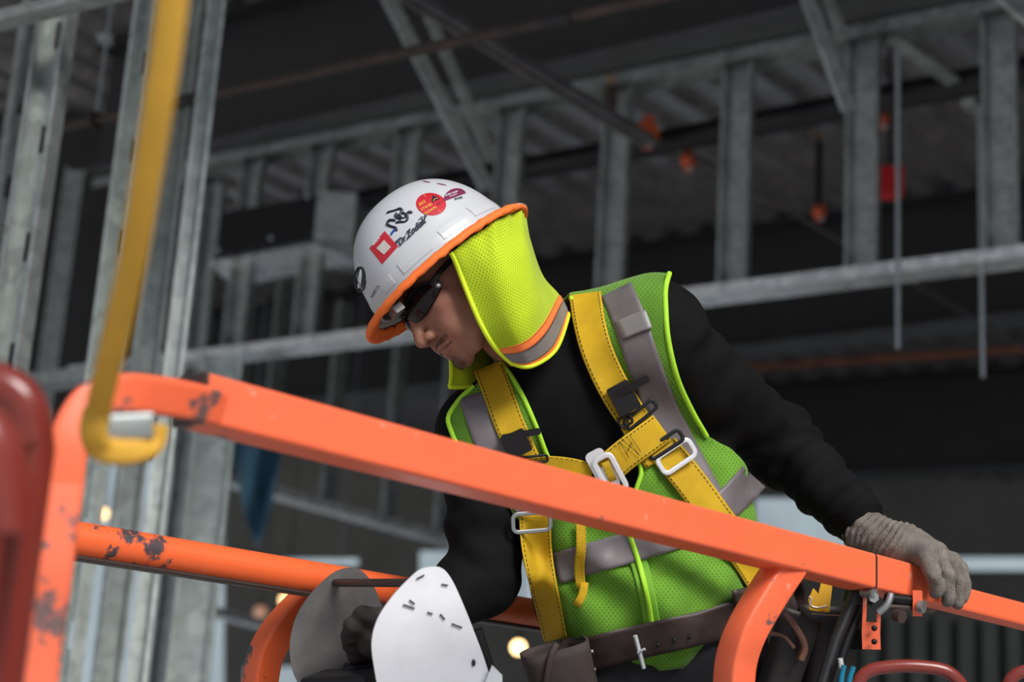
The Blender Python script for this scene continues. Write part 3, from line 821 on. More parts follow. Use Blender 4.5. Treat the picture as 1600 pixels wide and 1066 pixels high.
tri = [(674, 317), (676, 305), (688, 310)]
obj('warning_triangle', quad_patch([tri[0], tri[1], tri[2], tri[2]], .001, 8), I_BLK, s1, cam_frame=True)
obj('print_line', surf_tube([T_DOME], [(662, 304), (675, 320), (690, 332)], .0004, off=.0012), I_YEL, s1, cam_frame=True)
obj('pictogram', surf_tube([T_DOME], [(677, 314), (679, 309), (682, 313), (684, 310)], .0005, off=.0016), I_YEL, s1, cam_frame=True)
sticker_words('lettering', 'NO. 1', (687, 317), (15, -9), 3.6, I_BLK, s1, bold=.01)
s2 = obj('half_round_sticker', disc_patch((711, 308), (17, -6.2), (-4.5, -12.5), .0012, 0, 180), I_MAR, hat, cam_frame=True)
sticker_words('lettering', 'QUEEN CREEK', (705.5, 302.2), (15, -5.2), 3.2, I_WHT, s2, bold=.012)
sticker_words('lettering', 'INTERMEDIATE', (708.5, 305), (15, -5), 1.9, I_WHT, s2, bold=.012)
sticker_words('lettering', 'RYAN', (716.5, 309.6), (15, -4), 4.8, I_BLK, hat, bold=.03)
s3 = obj('square_sticker', quad_patch([(577, 388), (601, 361), (622, 385), (597, 413)], .0006), I_RED, hat, cam_frame=True)
obj('pale_panel', quad_patch([(588, 388), (600, 375), (611, 386), (600, 398)], .001), plain('sticker_pale', (.52, .47, .43), .5, 0, .12, 60), s3, cam_frame=True)
sticker_words('lettering', 'SAFETY', (588, 377), (11, -11.5), 5.0, I_WHT, s3, bold=.02)
sticker_words('lettering', '"Dr.Zodiak"', (642, 363), (13, -11.8), 13.5, I_BLK, hat, shear=.5, bold=.03)
obj('flourish', surf_tube([T_DOME], [(635, 366), (648, 360), (660, 350), (665, 342), (660, 338), (654, 344)], .0006, off=.0006), I_BLK, hat, cam_frame=True)
for pts in ([(605, 333), (610, 331), (618, 329), (625, 326), (629, 331), (624, 337), (618, 334), (620, 340), (627, 343)],
            [(619, 348), (626, 347), (633, 347), (637, 342), (636, 335), (640, 331), (644, 333)],
            [(628, 330), (625, 338), (632, 342), (634, 335), (628, 333)],
            [(618, 345), (609, 344), (605, 350), (611, 354), (618, 356), (620, 361)]):
    obj('snake_emblem', surf_tube([T_DOME], pts, .0021, off=.0002, step=2), I_BLK, hat, cam_frame=True)
obj('snake_emblem', surf_tube([T_DOME], [(618, 358), (614, 362), (611, 367)], .0018, off=.0002, step=2), I_BLU, hat, cam_frame=True, label='blue tail of the emblem')
obj('front_badge', disc_patch((563, 436), (8.0, 5), (-2.5, 19), .0008), M_BLACK, hat, cam_frame=True)
obj('front_badge_rim', surf_tube([T_DOME], [(563 + 8.5 * math.cos(t) - 2.5 * math.sin(t), 436 + 5 * math.cos(t) + 20 * math.sin(t)) for t in np.linspace(0, 2 * PI, 20)[:-1]], .0011, off=.0006, closed=True), I_BLK, hat, cam_frame=True)
sticker_words('lettering', 'REBECA', (585.5, 456), (10, -17), 6.2, I_BLK, hat, bold=.0)
obj('badge_shine', disc_patch((562, 436), (2.6, 1.6), (-2, 15), .0016), M_SILVER, hat, cam_frame=True)
for q, r_ in (((666, 284), 4), ((690, 288), 5), ((722, 298), 3)):
    obj('worn_sticker', disc_patch(q, (r_ * 1.6, r_ * .3), (0, .9), .0006), I_MAR, hat, cam_frame=True)

# ---- glasses
gl = thing('safety_glasses', 'dark wraparound safety glasses worn under the white hard hat', 'glasses', W(H(95, 0, -28)))
M_LENS = N('dark_lens', .14, 0, (.006, .004, .005), .28).m
def lens(side):
    V, F = [], []; na, nb = 26, 16
    for lay in (0, -2.2):
        for j in range(nb):
            for i in range(na):
                s = i / (na - 1); t = j / (nb - 1) * 2 - 1
                a = 5 + 62 * s; env = (1 - abs(2 * s - 1) ** 2.6) ** .45 * .95 + .05
                l = 4 + 66 * s; ff = 106 + lay - (l / 70) ** 2 * 34 - (l / 70) ** 6 * 10
                hgt = 19 * env * (1 - .12 * s); u = -31 + 4 * s + t * hgt + (0 if t > 0 else 3 * (s < .3) * (1 - s / .3))
                ff -= 3.0 * t * t
                V.append([ff, side * l, u])
    o = na * nb
    for j in range(nb - 1):
        for i in range(na - 1):
            a = j * na + i; q = (a, a + 1, a + na + 1, a + na); F.append(q); F.append(tuple(o + t for t in q[::-1]))
    for i in range(na - 1): F.append((i, i + 1, o + i + 1, o + i)); a = (nb - 1) * na + i; F.append((a, a + 1, o + a + 1, o + a))
    for j in range(nb - 1): a = j * na; F.append((a, a + na, o + a + na, o + a)); a += na - 1; F.append((a, a + na, o + a + na, o + a))
    return np.array(V), F
for s in (1, -1):
    v, f = lens(s); obj('lens', (HV(v), f), M_LENS, gl, cam_frame=True)
    top = [[106 - (l / 70) ** 2 * 34 - 3, s * l, -31 + 4 * l / 70 + 18.6 * ((1 - abs(2 * (l - 4) / 66 - 1) ** 2.6) ** .45 * .95 + .05)] for l in np.linspace(6, 68, 18)]
    obj('brow_bar', tube(HV(top), .0019, 8, up=(0.1, 0, 1)), M_BLACK, gl, cam_frame=True)
    tm = catmull([[72, s * 69, -24], [62, s * 75, -20], [40, s * 78, -15], [10, s * 80, -12], [-15, s * 84, -18], [-30, s * 80, -34]], 6)
    obj('temple_arm', sweep(HV(tm), rrect(.0028, .0085, .001, 2), up=HU), M_BLACK, gl, cam_frame=True)
    v, f = ellipsoid((64, s * 72, -30), (7, 1.6, 6)); obj('side_shield', (HV(v), f), N('clear_grey_lens', .25, 0, (.03, .028, .03), .5).m, gl, cam_frame=True)
obj('nose_bridge', tube(HV(catmull([[104, 6, -24], [108, 0, -20], [104, -6, -24]], 5)), .0024, 8, up=(0.1, 0, 1)), M_BLACK, gl, cam_frame=True)

# ---- headlamp / clip glinting under the front of the brim
clip = box((118, 22, -14), (16, 26, 12)); obj('metal_clip', (HV(clip[0]), clip[1]), M_GREYM, hat, cam_frame=True, smooth=False)

# ---- neck shade
YEL = (.45, .60, .010)
M_SHADE = mesh_cloth('neon_mesh', YEL, (.20, .27, .02), .0058, .30, .82)
M_SHADE_B = plain('neon_edge', (.62, .80, .015), .7, 0, .06)
M_BRIMC = plain('orange_stretch_cloth', (.92, .17, .022), .75, 0, .10, 30)
M_OBAND = plain('orange_band', (1.0, .22, .05), .65, 0, .06)
shade = thing('neck_shade', 'neon yellow mesh neck shade with orange brim cover stretched over the white hard hat', 'neck shade', W(H(-150, 0, -8)))
rg = []
def wav(i, a, k, p=0): return a * math.sin(k * 2 * PI * i / NA + p)
for (rf, rl, u, a) in ((150, 124, 1.2, 0), (157, 131, 0.0, .5), (163.5, 137.5, -4.5, .6), (165, 139, -9, .8), (163, 137, -13.5, .7), (156, 130, -12, 1.3), (146, 120, -8, 1.8), (140, 114, -6, 1.8), (140, 114, -4.5, 1.8), (158, 132, -8, .2)):
    rg.append([[2.5 + math.cos(2 * PI * i / NA) * (rf - 4 + wav(i, a * .4, 41)), math.sin(2 * PI * i / NA) * (rl + wav(i, a * .4, 37)), u + wav(i, a, 43, 1) + wav(i, a, 29)] for i in range(NA)])
NA_old = NA
v, f = rings(rg); obj('brim_cover', (HV(v), [t[::-1] for t in f]), M_BRIMC, shade, cam_frame=True)
cols = [
    [(700, 366, 2.64), (722, 432, 2.59), (752, 505, 2.59), (775, 545, 2.60), (800, 568, 2.61)],
    [(733, 343, 2.63), (765, 420, 2.575), (792, 490, 2.57), (812, 535, 2.58), (830, 572, 2.61)],
    [(770, 320, 2.64), (800, 400, 2.59), (826, 460, 2.59), (846, 505, 2.61), (868, 546, 2.66)],
    [(800, 308, 2.69), (827, 376, 2.66), (846, 428, 2.67), (872, 462, 2.70), (888, 492, 2.73)],
    [(804, 312, 2.75), (828, 385, 2.77), (848, 438, 2.80), (870, 470, 2.83), (882, 505, 2.85)],
    [(790, 330, 2.82), (808, 395, 2.86), (828, 455, 2.88), (850, 500, 2.89), (862, 540, 2.90)],
    [(745, 360, 2.86), (765, 420, 2.88), (785, 490, 2.88), (805, 540, 2.87), (815, 580, 2.86)],
    [(700, 395, 2.85), (720, 455, 2.84), (742, 520, 2.82), (758, 565, 2.80), (765, 592, 2.78)],
    [(672, 425, 2.82), (695, 485, 2.80), (712, 545, 2.77), (730, 590, 2.75), (742, 604, 2.745)],
    [(655, 440, 2.80), (682, 500, 2.78), (703, 553, 2.75), (706, 585, 2.74), (703, 605, 2.735)]]
colk = [[K(*q) for q in c] for c in cols]
for c, az in zip(colk, (75, 98, 125, 150, 174, 200, 225, 243, 262, 276)):
    a_ = math.radians(az); c[0] = H(150 * math.cos(a_), 124 * math.sin(a_), -13)
dn = [catmull(c, 20) for c in colk]; nr_ = len(dn[0])
gridp = np.stack([catmull([d[j] for d in dn], 12) for j in range(nr_)])      # rows, columns
NR, NC = gridp.shape[:2]
gu = np.cumsum(np.concatenate([np.zeros((NR, 1)), np.linalg.norm(np.diff(gridp, axis=1), axis=2)], 1), 1)
gv_ = np.cumsum(np.concatenate([np.zeros((1, NC)), np.linalg.norm(np.diff(gridp, axis=0), axis=2)], 0), 0)
nrm = np.cross(np.gradient(gridp, axis=0), np.gradient(gridp, axis=1)); nrm /= np.linalg.norm(nrm, axis=2)[..., None]
if nrm[NR // 2, 10, 2] < 0: nrm = -nrm
uu = np.linspace(0, 1, NC)[None, :]; vv = np.linspace(0, 1, NR)[:, None]
wave = .0026 * np.sin(uu * 46 + 2 * np.sin(vv * 3)) * (1 - vv) ** 1.2 + .0022 * np.sin(uu * 23 + vv * 5) * np.sin(vv * PI) + .0022 * np.sin(uu * 92) * np.clip(1 - vv * 4, 0, 1)
gridp = gridp + nrm * wave[..., None]
def cloth_rows(j0, j1, i0, i1, off, t=.0012):
    g = gridp[j0:j1 + 1, i0:i1 + 1]; n = nrm[j0:j1 + 1, i0:i1 + 1]; a, b = g.shape[:2]
    V = np.concatenate([(g + n * off).reshape(-1, 3), (g + n * (off - t)).reshape(-1, 3)]); o = a * b; F = []
    for j in range(a - 1):
        for i in range(b - 1):
            q = (j * b + i, j * b + i + 1, (j + 1) * b + i + 1, (j + 1) * b + i); F += [q, tuple(o + k for k in q[::-1])]
    for i in range(b - 1): F += [(i, i + 1, o + i + 1, o + i), ((a - 1) * b + i, (a - 1) * b + i + 1, o + (a - 1) * b + i + 1, o + (a - 1) * b + i)]
    for j in range(a - 1): F += [(j * b, (j + 1) * b, o + (j + 1) * b, o + j * b), (j * b + b - 1, (j + 1) * b + b - 1, o + (j + 1) * b + b - 1, o + j * b + b - 1)]
    uv = np.stack([np.broadcast_to(gu.mean(0)[None, i0:i1 + 1], (a, b)), np.broadcast_to(gv_.mean(1)[j0:j1 + 1, None], (a, b))], 2).reshape(-1, 2); return (V, F), np.concatenate([uv, uv])
g, uv = cloth_rows(0, NR - 1, 0, NC - 1, 0); obj('mesh_flap', g, M_SHADE, shade, cam_frame=True, uv=uv)
r0 = [int(NR * q) for q in (.765, .825, .93, .975)]
c0 = 2
for a, b, m, nme, of in ((r0[0], r0[1], M_OBAND, 'orange_stripe', .0012), (r0[1], r0[2], M_REFL2, 'reflective_band', .0016), (r0[2], r0[3], M_OBAND, 'orange_stripe', .0012)):
    g, uv = cloth_rows(a, b, c0, NC - 1 - 26, of); obj(nme, g, m, shade, cam_frame=True)
edge = np.concatenate([gridp[:, 0], gridp[-1, 1:], gridp[::-1, -1][1:]])
obj('edge_binding', tube(edge, .0038, 8, up=(.05, .1, 1)), M_SHADE_B, shade, cam_frame=True)

# ================================================================== harness
M_WEB = webbing('yellow_webbing', (.60, .37, .012), (.03, .02, .006))
har = thing('safety_harness', 'yellow webbing fall harness with silver buckles worn over the lime vest', 'harness', W(K(960, 740, 2.66)))
on('shoulder_strap', T_BODY, [(914, 458), (920, 500), (930, 540), (946, 580), (966, 618), (990, 655), (1012, 690), (1030, 720)], .049, M_WEB, har, off=.007)
on('hip_strap', T_BODY, [(1035, 700), (1058, 727), (1090, 768), (1124, 815), (1160, 860), (1190, 905), (1222, 960)], .050, M_WEB, har, off=.009)
on('shoulder_strap', T_BODY, [(762, 572), (776, 608), (793, 655), (812, 700), (826, 735), (838, 780), (845, 815)], .046, M_WEB, har, off=.007)
on('hip_strap', T_BODY, [(836, 800), (838, 850), (846, 900), (858, 955), (868, 1000)], .050, M_WEB, har, off=.012, taper=(1.0, .72))
on('chest_strap', T_BODY, [(1035, 668), (1005, 690), (975, 712), (945, 738)], .048, M_WEB, har, off=.016)
on('chest_strap', T_BODY, [(925, 742), (890, 733), (850, 730), (815, 736)], .034, M_WEB, har, off=.010)
on('strap_tail', T_BODY, [(907, 815), (908, 850), (905, 890), (908, 918)], .0155, M_WEB, har, off=.012)
on('strap_end', T_BODY, [(913, 910), (910, 930), (900, 947)], .013, M_WEB, har, off=.014, thick=.004)
def surf_frame(px, py, ang, off):
    hs = [hit(t, px, py) for t in T_BODY]; hs = [h for h in hs if h is not None]; h = max(hs, key=lambda q: q[0][2])
    n = unit(h[1]); n = unit(n + np.array([0, 0, 1.6])); a = math.radians(ang); X = unit(np.array([math.cos(a), math.sin(a), 0]) - n * (np.array([math.cos(a), math.sin(a), 0]) @ n)); Y = np.cross(n, X)
    return h[0] + n * off, X, Y, n
def frame_ring(name, px, py, ang, w, h, th, dep, off, mat, parent, bar_at=None):
    o, X, Y, n = surf_frame(px, py, ang, off)
    pth = [o + X * a + Y * b for a, b in rrect(w - th, h - th, min(w, h) * .22, 4)]
    g = sweep(pth, rrect(th, dep, min(th, dep) * .3, 2), up=n, closed=True)
    if bar_at is not None: g = merge(g, sweep([o + X * bar_at - Y * h * .42, o + X * bar_at + Y * h * .42], rrect(th * .8, dep * .8, .001, 2), up=n))
    return obj(name, g, mat, parent, cam_frame=True)
def slab(name, px, py, ang, w, h, dep, off, mat, parent, r=.004):
    o, X, Y, n = surf_frame(px, py, ang, off); return obj(name, prism(rrect(w, h, r, 4), 0, dep, (o, X, Y, n)), mat, parent, cam_frame=True, smooth=False)
frame_ring('adjuster_buckle', 1052, 713, 32, .066, .036, .0075, .004, .016, M_SILVER, har)
frame_ring('keeper_ring', 1036, 695, 32, .064, .024, .006, .004, .013, M_BLACK, har)
frame_ring('keeper_ring', 998, 648, 38, .060, .020, .005, .004, .013, M_BLACK, har)
b1 = slab('chest_buckle', 941, 733, -62, .066, .030, .004, .012, M_SILVER, har, .008)
frame_ring('chest_buckle_frame', 952, 739, -62, .068, .036, .0085, .004, .022, M_SILVER, har)
on('buckle_tongue', T_BODY, [(945, 722), (958, 752)], .012, M_WEB, har, off=.022, thick=.003)
slab('plastic_clip', 972, 622, -62, .046, .036, .008, .014, M_BLACK, har)
slab('plastic_clip', 984, 603, 27, .060, .010, .009, .014, M_BLACK, har, .003)
frame_ring('clip_eye', 975, 658, 30, .024, .018, .004, .004, .012, M_BLACK, har)
slab('plastic_clip', 804, 692, -65, .036, .038, .008, .014, M_BLACK, har)
slab('plastic_clip', 812, 678, 10, .058, .010, .009, .014, M_BLACK, har, .003)
frame_ring('keeper_ring', 826, 717, 5, .056, .014, .004, .004, .014, M_BLACK, har)
frame_ring('adjuster_buckle', 826, 812, 2, .064, .034, .0065, .004, .020, M_GREYM, har)
M_THREAD = plain('dark_thread', (.04, .025, .008), .8)
for (a, b) in (((970, 685), (1000, 712)), ((981, 705), (988, 690)), ((968, 690), (983, 716)), ((984, 680), (1001, 706))):
    obj('cross_stitch', surf_tube(T_BODY, [a, ((a[0] + b[0]) / 2, (a[1] + b[1]) / 2), b], .0005, off=.0195, step=3), M_THREAD, har, cam_frame=True)

# ================================================================== tool belt
M_LEA = plain('brown_leather', (.032, .017, .014), .55, 0, .45, 22)
M_LEA2 = plain('dark_pouch_leather', (.024, .019, .017), .6, 0, .4, 16)
M_SUEDE = plain('grey_brown_suede', (.036, .024, .020), .8, 0, .3, 20)
belt = thing('tool_belt', 'brown leather tool belt with pouches buckled below the lime vest', 'tool belt', W(K(1030, 1010, 2.69)))
T_TR = bvh(ft.mesh(0, 1)); TB = T_BODY + [T_TR]
on('strap', TB, [(850, 1045), (900, 1030), (950, 1015), (1000, 1003), (1060, 990), (1120, 975), (1180, 955), (1225, 940), (1260, 930)], .052, M_LEA, belt, off=.012, thick=.005, step=6)
on('padded_strap', TB, [(1150, 955), (1195, 944), (1240, 928)], .064, M_LEA, belt, off=.018, thick=.006)
def sf(px, py, off):
    best = None
    for t in TB:
        h = hit(t, px, py)
        if h is not None and (best is None or h[0][2] > best[2]): best = h[0]
    return best + np.array([0, 0, off])
obj('roller_buckle', tube([sf(991, 990, .022), sf(1004, 1040, .022)], .0035, 10), M_SILVER, belt, cam_frame=True)
obj('roller_buckle', tube([sf(995, 1016, .024), sf(1006, 1010, .024)], .0022, 8), M_SILVER, belt, cam_frame=True)
for q in ((1027, 1006), (1052, 999), (1076, 994), (924, 1016), (928, 1044), (906, 1036)):
    o_ = sf(*q, .0135); obj('rivet', ellipsoid(o_, (.0032, .0032, .002), None, 10, 6), M_GREYM if q[0] < 1000 else M_BLACK, belt, cam_frame=True)
def pouch(name, c, w, h, d, ang, mat, lean=0.1):
    """a soft pocket: rounded box tapering down with an open rolled lip"""
    a = math.radians(ang); X = unit([math.cos(a), math.sin(a), -.1]); Y = unit(np.cross([0, 0, 1], X)); Z = np.cross(X, Y)
    V, F = [], []; n = 32; m = 14
    for j in range(m + 1):
        t = j / m; s = .80 + .20 * t ** .6; s *= (math.sqrt(max(0, 1 - (1 - min(1, t * 4)) ** 2)) * .5 + .5)
        for i in range(n):
            th = 2 * PI * i / n; sx = math.copysign(abs(math.cos(th)) ** .6, math.cos(th)); sy = math.copysign(abs(math.sin(th)) ** .6, math.sin(th))
            V.append(c + X * sx * w / 2 * s * (1 + .02 * math.sin(5 * t + th * 3)) + Z * sy * d / 2 * s + Y * h * (t - 1))
    for j in range(m + 1):                               # inner wall
        t = 1 - j / m * .5
        for i in range(n):
            th = 2 * PI * i / n; sx = math.copysign(abs(math.cos(th)) ** .6, math.cos(th)); sy = math.copysign(abs(math.sin(th)) ** .6, math.sin(th))
            V.append(c + X * sx * (w / 2 - .005) + Z * sy * (d / 2 - .005) + Y * h * (t - 1))
    for j in range(2 * m + 1):
        for i in range(n): F.append((j * n + i, j * n + (i + 1) % n, (j + 1) * n + (i + 1) % n, (j + 1) * n + i))
    F.append(tuple(range(n))[::-1]); F.append(tuple((2 * m + 1) * n + i for i in range(n)))
    return obj(name, (np.array(V), F), mat, belt, cam_frame=True)
pouch('pouch', K(866, 1010, 2.70), .105, .22, .09, 14, M_SUEDE)
obj('pouch_strap', sweep(catmull([K(870, 1006, 2.655), K(860, 1030, 2.65), K(853, 1075, 2.65)], 6), rrect(.010, .006, .002, 2), up=(0, 0, 1)), M_LEA, belt, cam_frame=True)
pouch('pouch', K(1295, 952, 2.76), .085, .24, .08, -4, M_LEA2)
pouch('pouch', K(1252, 960, 2.72), .060, .24, .07, -18, M_LEA2)
obj('pouch_stitching', tube([K(1268 + 6 * i, 960 + .3 * i, 2.715) for i in range(10)], .0011, 6), plain('tan_thread', (.30, .18, .11), .8), belt, cam_frame=True)
obj('leather_loop', sweep(catmull([K(1228, 960, 2.68), K(1246, 985, 2.67), K(1256, 1010, 2.67), K(1250, 1030, 2.67)], 8), rrect(.010, .026, .003, 2), up=(0, 0, 1)), plain('tan_leather', (.14, .06, .04), .5, 0, .4, 30), belt, cam_frame=True)
obj('leather_loop', sweep(catmull([K(1205, 990, 2.68), K(1225, 995, 2.67), K(1240, 1012, 2.67)], 8), rrect(.006, .012, .002, 2), up=(0, 0, 1)), MATS['tan_leather'], belt, cam_frame=True)
tp = thing('tape_case', 'yellow plastic wrapper sticking out of the dark belt pouch', 'wrapper', W(K(1284, 955, 2.75)))
wr_ = [(-.016, -.035), (-.019, .004), (-.012, .020), (-.004, .012), (.0, .030), (.017, .028), (.014, .0), (.010, -.035)]
obj('wrapper_sheet', prism(wr_, -.004, .004, (K(1283, 940, 2.745), (1, 0, .15), (0, 1, 0), (-.15, 0, 1))), plain('yellow_plastic', (.80, .42, .02), .3, 0, .1), tp, cam_frame=True, smooth=False)
obj('crinkled_edge', tube(catmull([K(1264, 932, 2.735), K(1268, 938, 2.735), K(1266, 946, 2.735), K(1277, 950, 2.735), K(1292, 947, 2.735)], 5), .002, 6), plain('foil_pale', (.8, .65, .45), .25, .4), tp, cam_frame=True)
pl = thing('pliers', 'blue handled pliers in the pouch beside the black tubes', 'pliers', W(K(1322, 1060, 2.60)))
for a, b, c_ in (((1318, 1100), (1314, 1066), (1319, 1040)), ((1328, 1100), (1327, 1064), (1334, 1042))):
    obj('handle', tube(catmull([K(*a, 2.60), K(*b, 2.60), K(*c_, 2.60)], 6), .0052, 10, scale=np.linspace(1, .7, 13)), plain('blue_grip', (.006, .17, .27), .4), pl, cam_frame=True)
obj('steel_head', tube([K(1315, 1044, 2.61), K(1313, 1029, 2.61)], .004, 8), M_SILVER, pl, cam_frame=True)

# ================================================================== lift basket
def dR(px): return 1 / (.5556 - (px - 300) * .0001654)
def RK(px, dy=0.0, dd=0.0): y = 629 + (px - 300) * .2552; d = dR(px); return K(px, y, d) + np.array([0, dy, -dd])
UPK = RW.T @ np.array([0, 0, 1.0])
basket = thing('lift_basket', 'orange steel guard rail basket of the lift around the worker', 'lift basket', foot + np.array([0, 0, -.03]))
def bk(name, g, mat, smooth=True, **k): return obj(name, g, mat, basket, smooth=smooth, cam_frame=True, **k)
top = bk('top_rail', sweep([RK(289, 0, .026), RK(1436, 0, .026)], rrect(.050, .052, .005, 3), up=UPK), M_ORANGE, smooth=False)
def boss(name, px, dy, r, mat, parent=top, t=.004):
    c = RK(px, dy, -.001); n = unit(np.cross(RK(1400) - RK(300), UPK)); n = n if n[2] > 0 else -n
    X = unit(RK(1400) - RK(300)); Y = np.cross(n, X); o = obj(name, prism([(a, b) for a, b in circ(r, 16)], -.002, t, (c, X, Y, n)), mat, parent, cam_frame=True, smooth=False); return o
boss('bolt_hole', 327, .004, .0085, M_GREYM, t=.001); boss('pin_hole', 592, .0, .0050, M_BLACK, t=.0008); boss('plug', 455, .006, .010, M_ORANGE, t=.0006)
bk('rail_seam', sweep([RK(287, 0, .026), RK(293, 0, .026)], rrect(.0515, .0535, .005, 3), up=UPK), MATS['rusty_black_pipe'], smooth=False)
bk('rail_seam', sweep([RK(1351, 0, .026), RK(1353.5, 0, .026)], rrect(.0512, .0532, .006, 2), up=UPK), MATS['brown_leather'])
bk('rail_extension', sweep([RK(1380, -.006, .026), RK(1720, -.006, .026)], rrect(.040, .038, .005, 2), up=UPK), M_ORANGE, smooth=False)
bk('rail_extension_cap', sweep([RK(1436, -.003, .026), RK(1462, -.003, .026)], rrect(.046, .046, .005, 2), up=UPK), M_ORANGE, smooth=False)
# corner bend and post
p0 = K(118, 760, 1.66); post = [K(330, 634, 1.825), K(260, 620, 1.765), K(190, 615, 1.715), K(140, 632, 1.69), K(108, 690, 1.672), K(98, 760, 1.665)]
post = list(catmull(post, 6)); e = post[-1]; post += [e + DOWN * t for t in (.1, .3, .7)]; zb = W(post[-1])[2] - PLAT; post.append(post[-1] + DOWN * zb)
bk('corner_post', sweep(post, rrect(.038, .038, .006, 3), up=(.25, 0, 1)), M_ORANGE, smooth=False)
bk('post_scuff', sweep([e + np.array([-.0185, 0, .002]) + DOWN * t for t in (.02, .16)], rrect(.004, .02, .0015, 2), up=(.25, 0, 1)), MATS['rusty_black_pipe'])
pts = [K(-120, 668, 1.14), K(-60, 662, 1.14), K(-18, 692, 1.14), K(2, 760, 1.14), K(8, 840, 1.14)]
g1 = list(catmull(pts, 8)); g1 += [g1[-1] + DOWN * t for t in (.2, .6, 1.0)]
bk('gate_tube', tube(g1, .0205, 18, up=(.02, .05, 1)), M_RED_TUBE)
g2 = [K(-40, 600, 1.45), K(0, 602, 1.45), K(38, 632, 1.45), K(52, 700, 1.45)]; g2 = list(catmull(g2, 8)); g2 += [g2[-1] + DOWN * t for t in (.2, .6, .9)]
bk('gate_tube', tube(g2, .018, 16, up=(.02, .05, 1)), M_RED_TUBE)
# far rail
FA, FB = K(60, 834, 2.42), K(1020, 990, 3.20)
bk('far_rail', tube([FA, FB], .0255, 20, up=UPK), M_ORANGE_FAR)
bk('far_rail_rub', sweep([FA + np.array([0, -.0235, .004]), FB + np.array([0, -.0235, .004])], rrect(.026, .008, .002, 2), up=UPK), MATS['rusty_black_pipe'])
bk('far_post', tube([FA, FA + DOWN * (W(FA)[2] - PLAT)], .0255, 16, up=(.1, 0, 1)), M_ORANGE_FAR)
def brace(pts, w, up, mat):
    g = list(catmull(pts, 8)); g += [g[-1] + DOWN * .25, g[-1] + DOWN * .45]
    return bk('bent_brace', sweep(g, rrect(w, w, .005, 3), up=up), mat)
brace([K(520, 905, 2.80), K(480, 938, 2.79), K(437, 985, 2.78), K(413, 1030, 2.78), K(404, 1085, 2.78)], .044, (.75, .2, .8), M_ORANGE_FAR)
brace([K(1232, 880, 2.52), K(1200, 928, 2.50), K(1167, 985, 2.48), K(1150, 1035, 2.48), K(1146, 1090, 2.48)], .044, (.60, .1, .85), M_ORANGE)
# latch bracket under the rail
fr = (K(1361, 968, 2.655), np.array([1, 0, 0.1]), np.array([.04, 1, 0]), np.array([-.1, 0, 1]))
s_ = 2.655 / FPX
for poly in ([(-14, 50), (-8, 50), (-8, -20), (-14, -20)], [(-8, -4), (14, -4), (14, -20), (-8, -20)], [(8, 10), (14, 10), (14, -4), (8, -4)], [(-14, -20), (14, -20), (16, -46), (-12, -46)]):
    bk('latch_plate', prism([(a * s_, b * s_) for a, b in poly], 0, .006, fr), M_ORANGE, smooth=False)
for q in ((1366, 982), (1366, 1003)): bk('bolt', ellipsoid(K(*q, 2.64), (.0045, .0045, .003), None, 12, 6), M_BLACK)
bk('latch_rod', tube([K(1348, 926, 2.64), K(1366, 928, 2.62)], .007, 10), M_GREYM)
bk('latch_rod', tube([K(1385, 935, 2.66), K(1432, 939, 2.68)], .0075, 12), M_BLACK)
bk('latch_rod', tube([K(1385, 948, 2.66), K(1428, 950, 2.68)], .005, 12), M_RUST)
bk('latch_ear', prism([(-.006, -.016), (.008, -.016), (.008, .022), (-.006, .022)], -.003, .003, (K(1432, 946, 2.67), (1, 0, 0), (0, 1, 0), (0, 0, 1))), M_ORANGE, smooth=False)
bk('bolt', tube([K(1436, 948, 2.665), K(1444, 949, 2.66)], .0095, 12), MATS['galvanized_stud'])
bk('bolt', tube([K(1360, 932, 2.635), K(1366, 934, 2.62)], .0078, 6), MATS['galvanized_stud'])
bk('bolt', tube([K(1400, 962, 2.66), K(1410, 964, 2.65)], .010, 10), M_RUST)
bk('latch_lever', tube(catmull([K(1392, 928, 2.64), K(1386, 945, 2.635), K(1372, 958, 2.635)], 5), .0055, 10), M_GREYM)
bk('latch_block', sweep([K(1315, 995, 2.70), K(1352, 998, 2.68)], rrect(.032, .03, .003, 2), up=(0, 0, 1)), M_BLACK)
for dx, dd, r in ((0, 0, .0095), (17, .02, .008)):
    bk('folding_strut', tube([K(1338 + dx, 925, 2.66 + dd), K(1306 + dx, 1000, 2.64 + dd), K(1280 + dx, 1085, 2.62 + dd)], r, 14), M_BLACK if dx else M_PIPE)
bk('strut_clamp', sweep([K(1326, 930, 2.66), K(1358, 934, 2.68)], rrect(.024, .02, .003, 2), up=(0, 0, 1)), M_BLACK)
lp = catmull([K(1330, 1110, 2.42), K(1338, 1075, 2.42), K(1356, 1050, 2.42), K(1395, 1042, 2.42), K(1440, 1042, 2.42), K(1480, 1050, 2.42), K(1505, 1075, 2.42), K(1512, 1110, 2.42)], 7)
bk('step_loop', tube(lp, .0088, 14, up=(.02, .05, 1)), M_RED_TUBE)
lp = catmull([K(1568, 1110, 2.42), K(1574, 1075, 2.42), K(1592, 1052, 2.42), K(1640, 1042, 2.42)], 7)
bk('step_loop', tube(lp, .0088, 14, up=(.02, .05, 1)), M_RED_TUBE)
A_, B_ = W(RK(200))[:2], W(RK(1700))[:2]; ux = unit(np.append(B_ - A_, 0)); uy = np.array([-ux[1], ux[0], 0])
if uy[1] < 0: uy = -uy
dk = [A_ - ux[:2] * .2 - uy[:2] * .04, B_ - uy[:2] * .04, B_ + uy[:2] * .95, A_ - ux[:2] * .2 + uy[:2] * .95]
mw = np.mean(dk, 0); obj('deck', prism([tuple(q - mw) for q in dk], -.03, 0, ([mw[0], mw[1], PLAT], (1, 0, 0), (0, 1, 0), (0, 0, 1))), plain('deck_tread', (.05, .05, .05), .7, 0, .2), basket, smooth=False)
for tz in (.08, -.4):
    pass
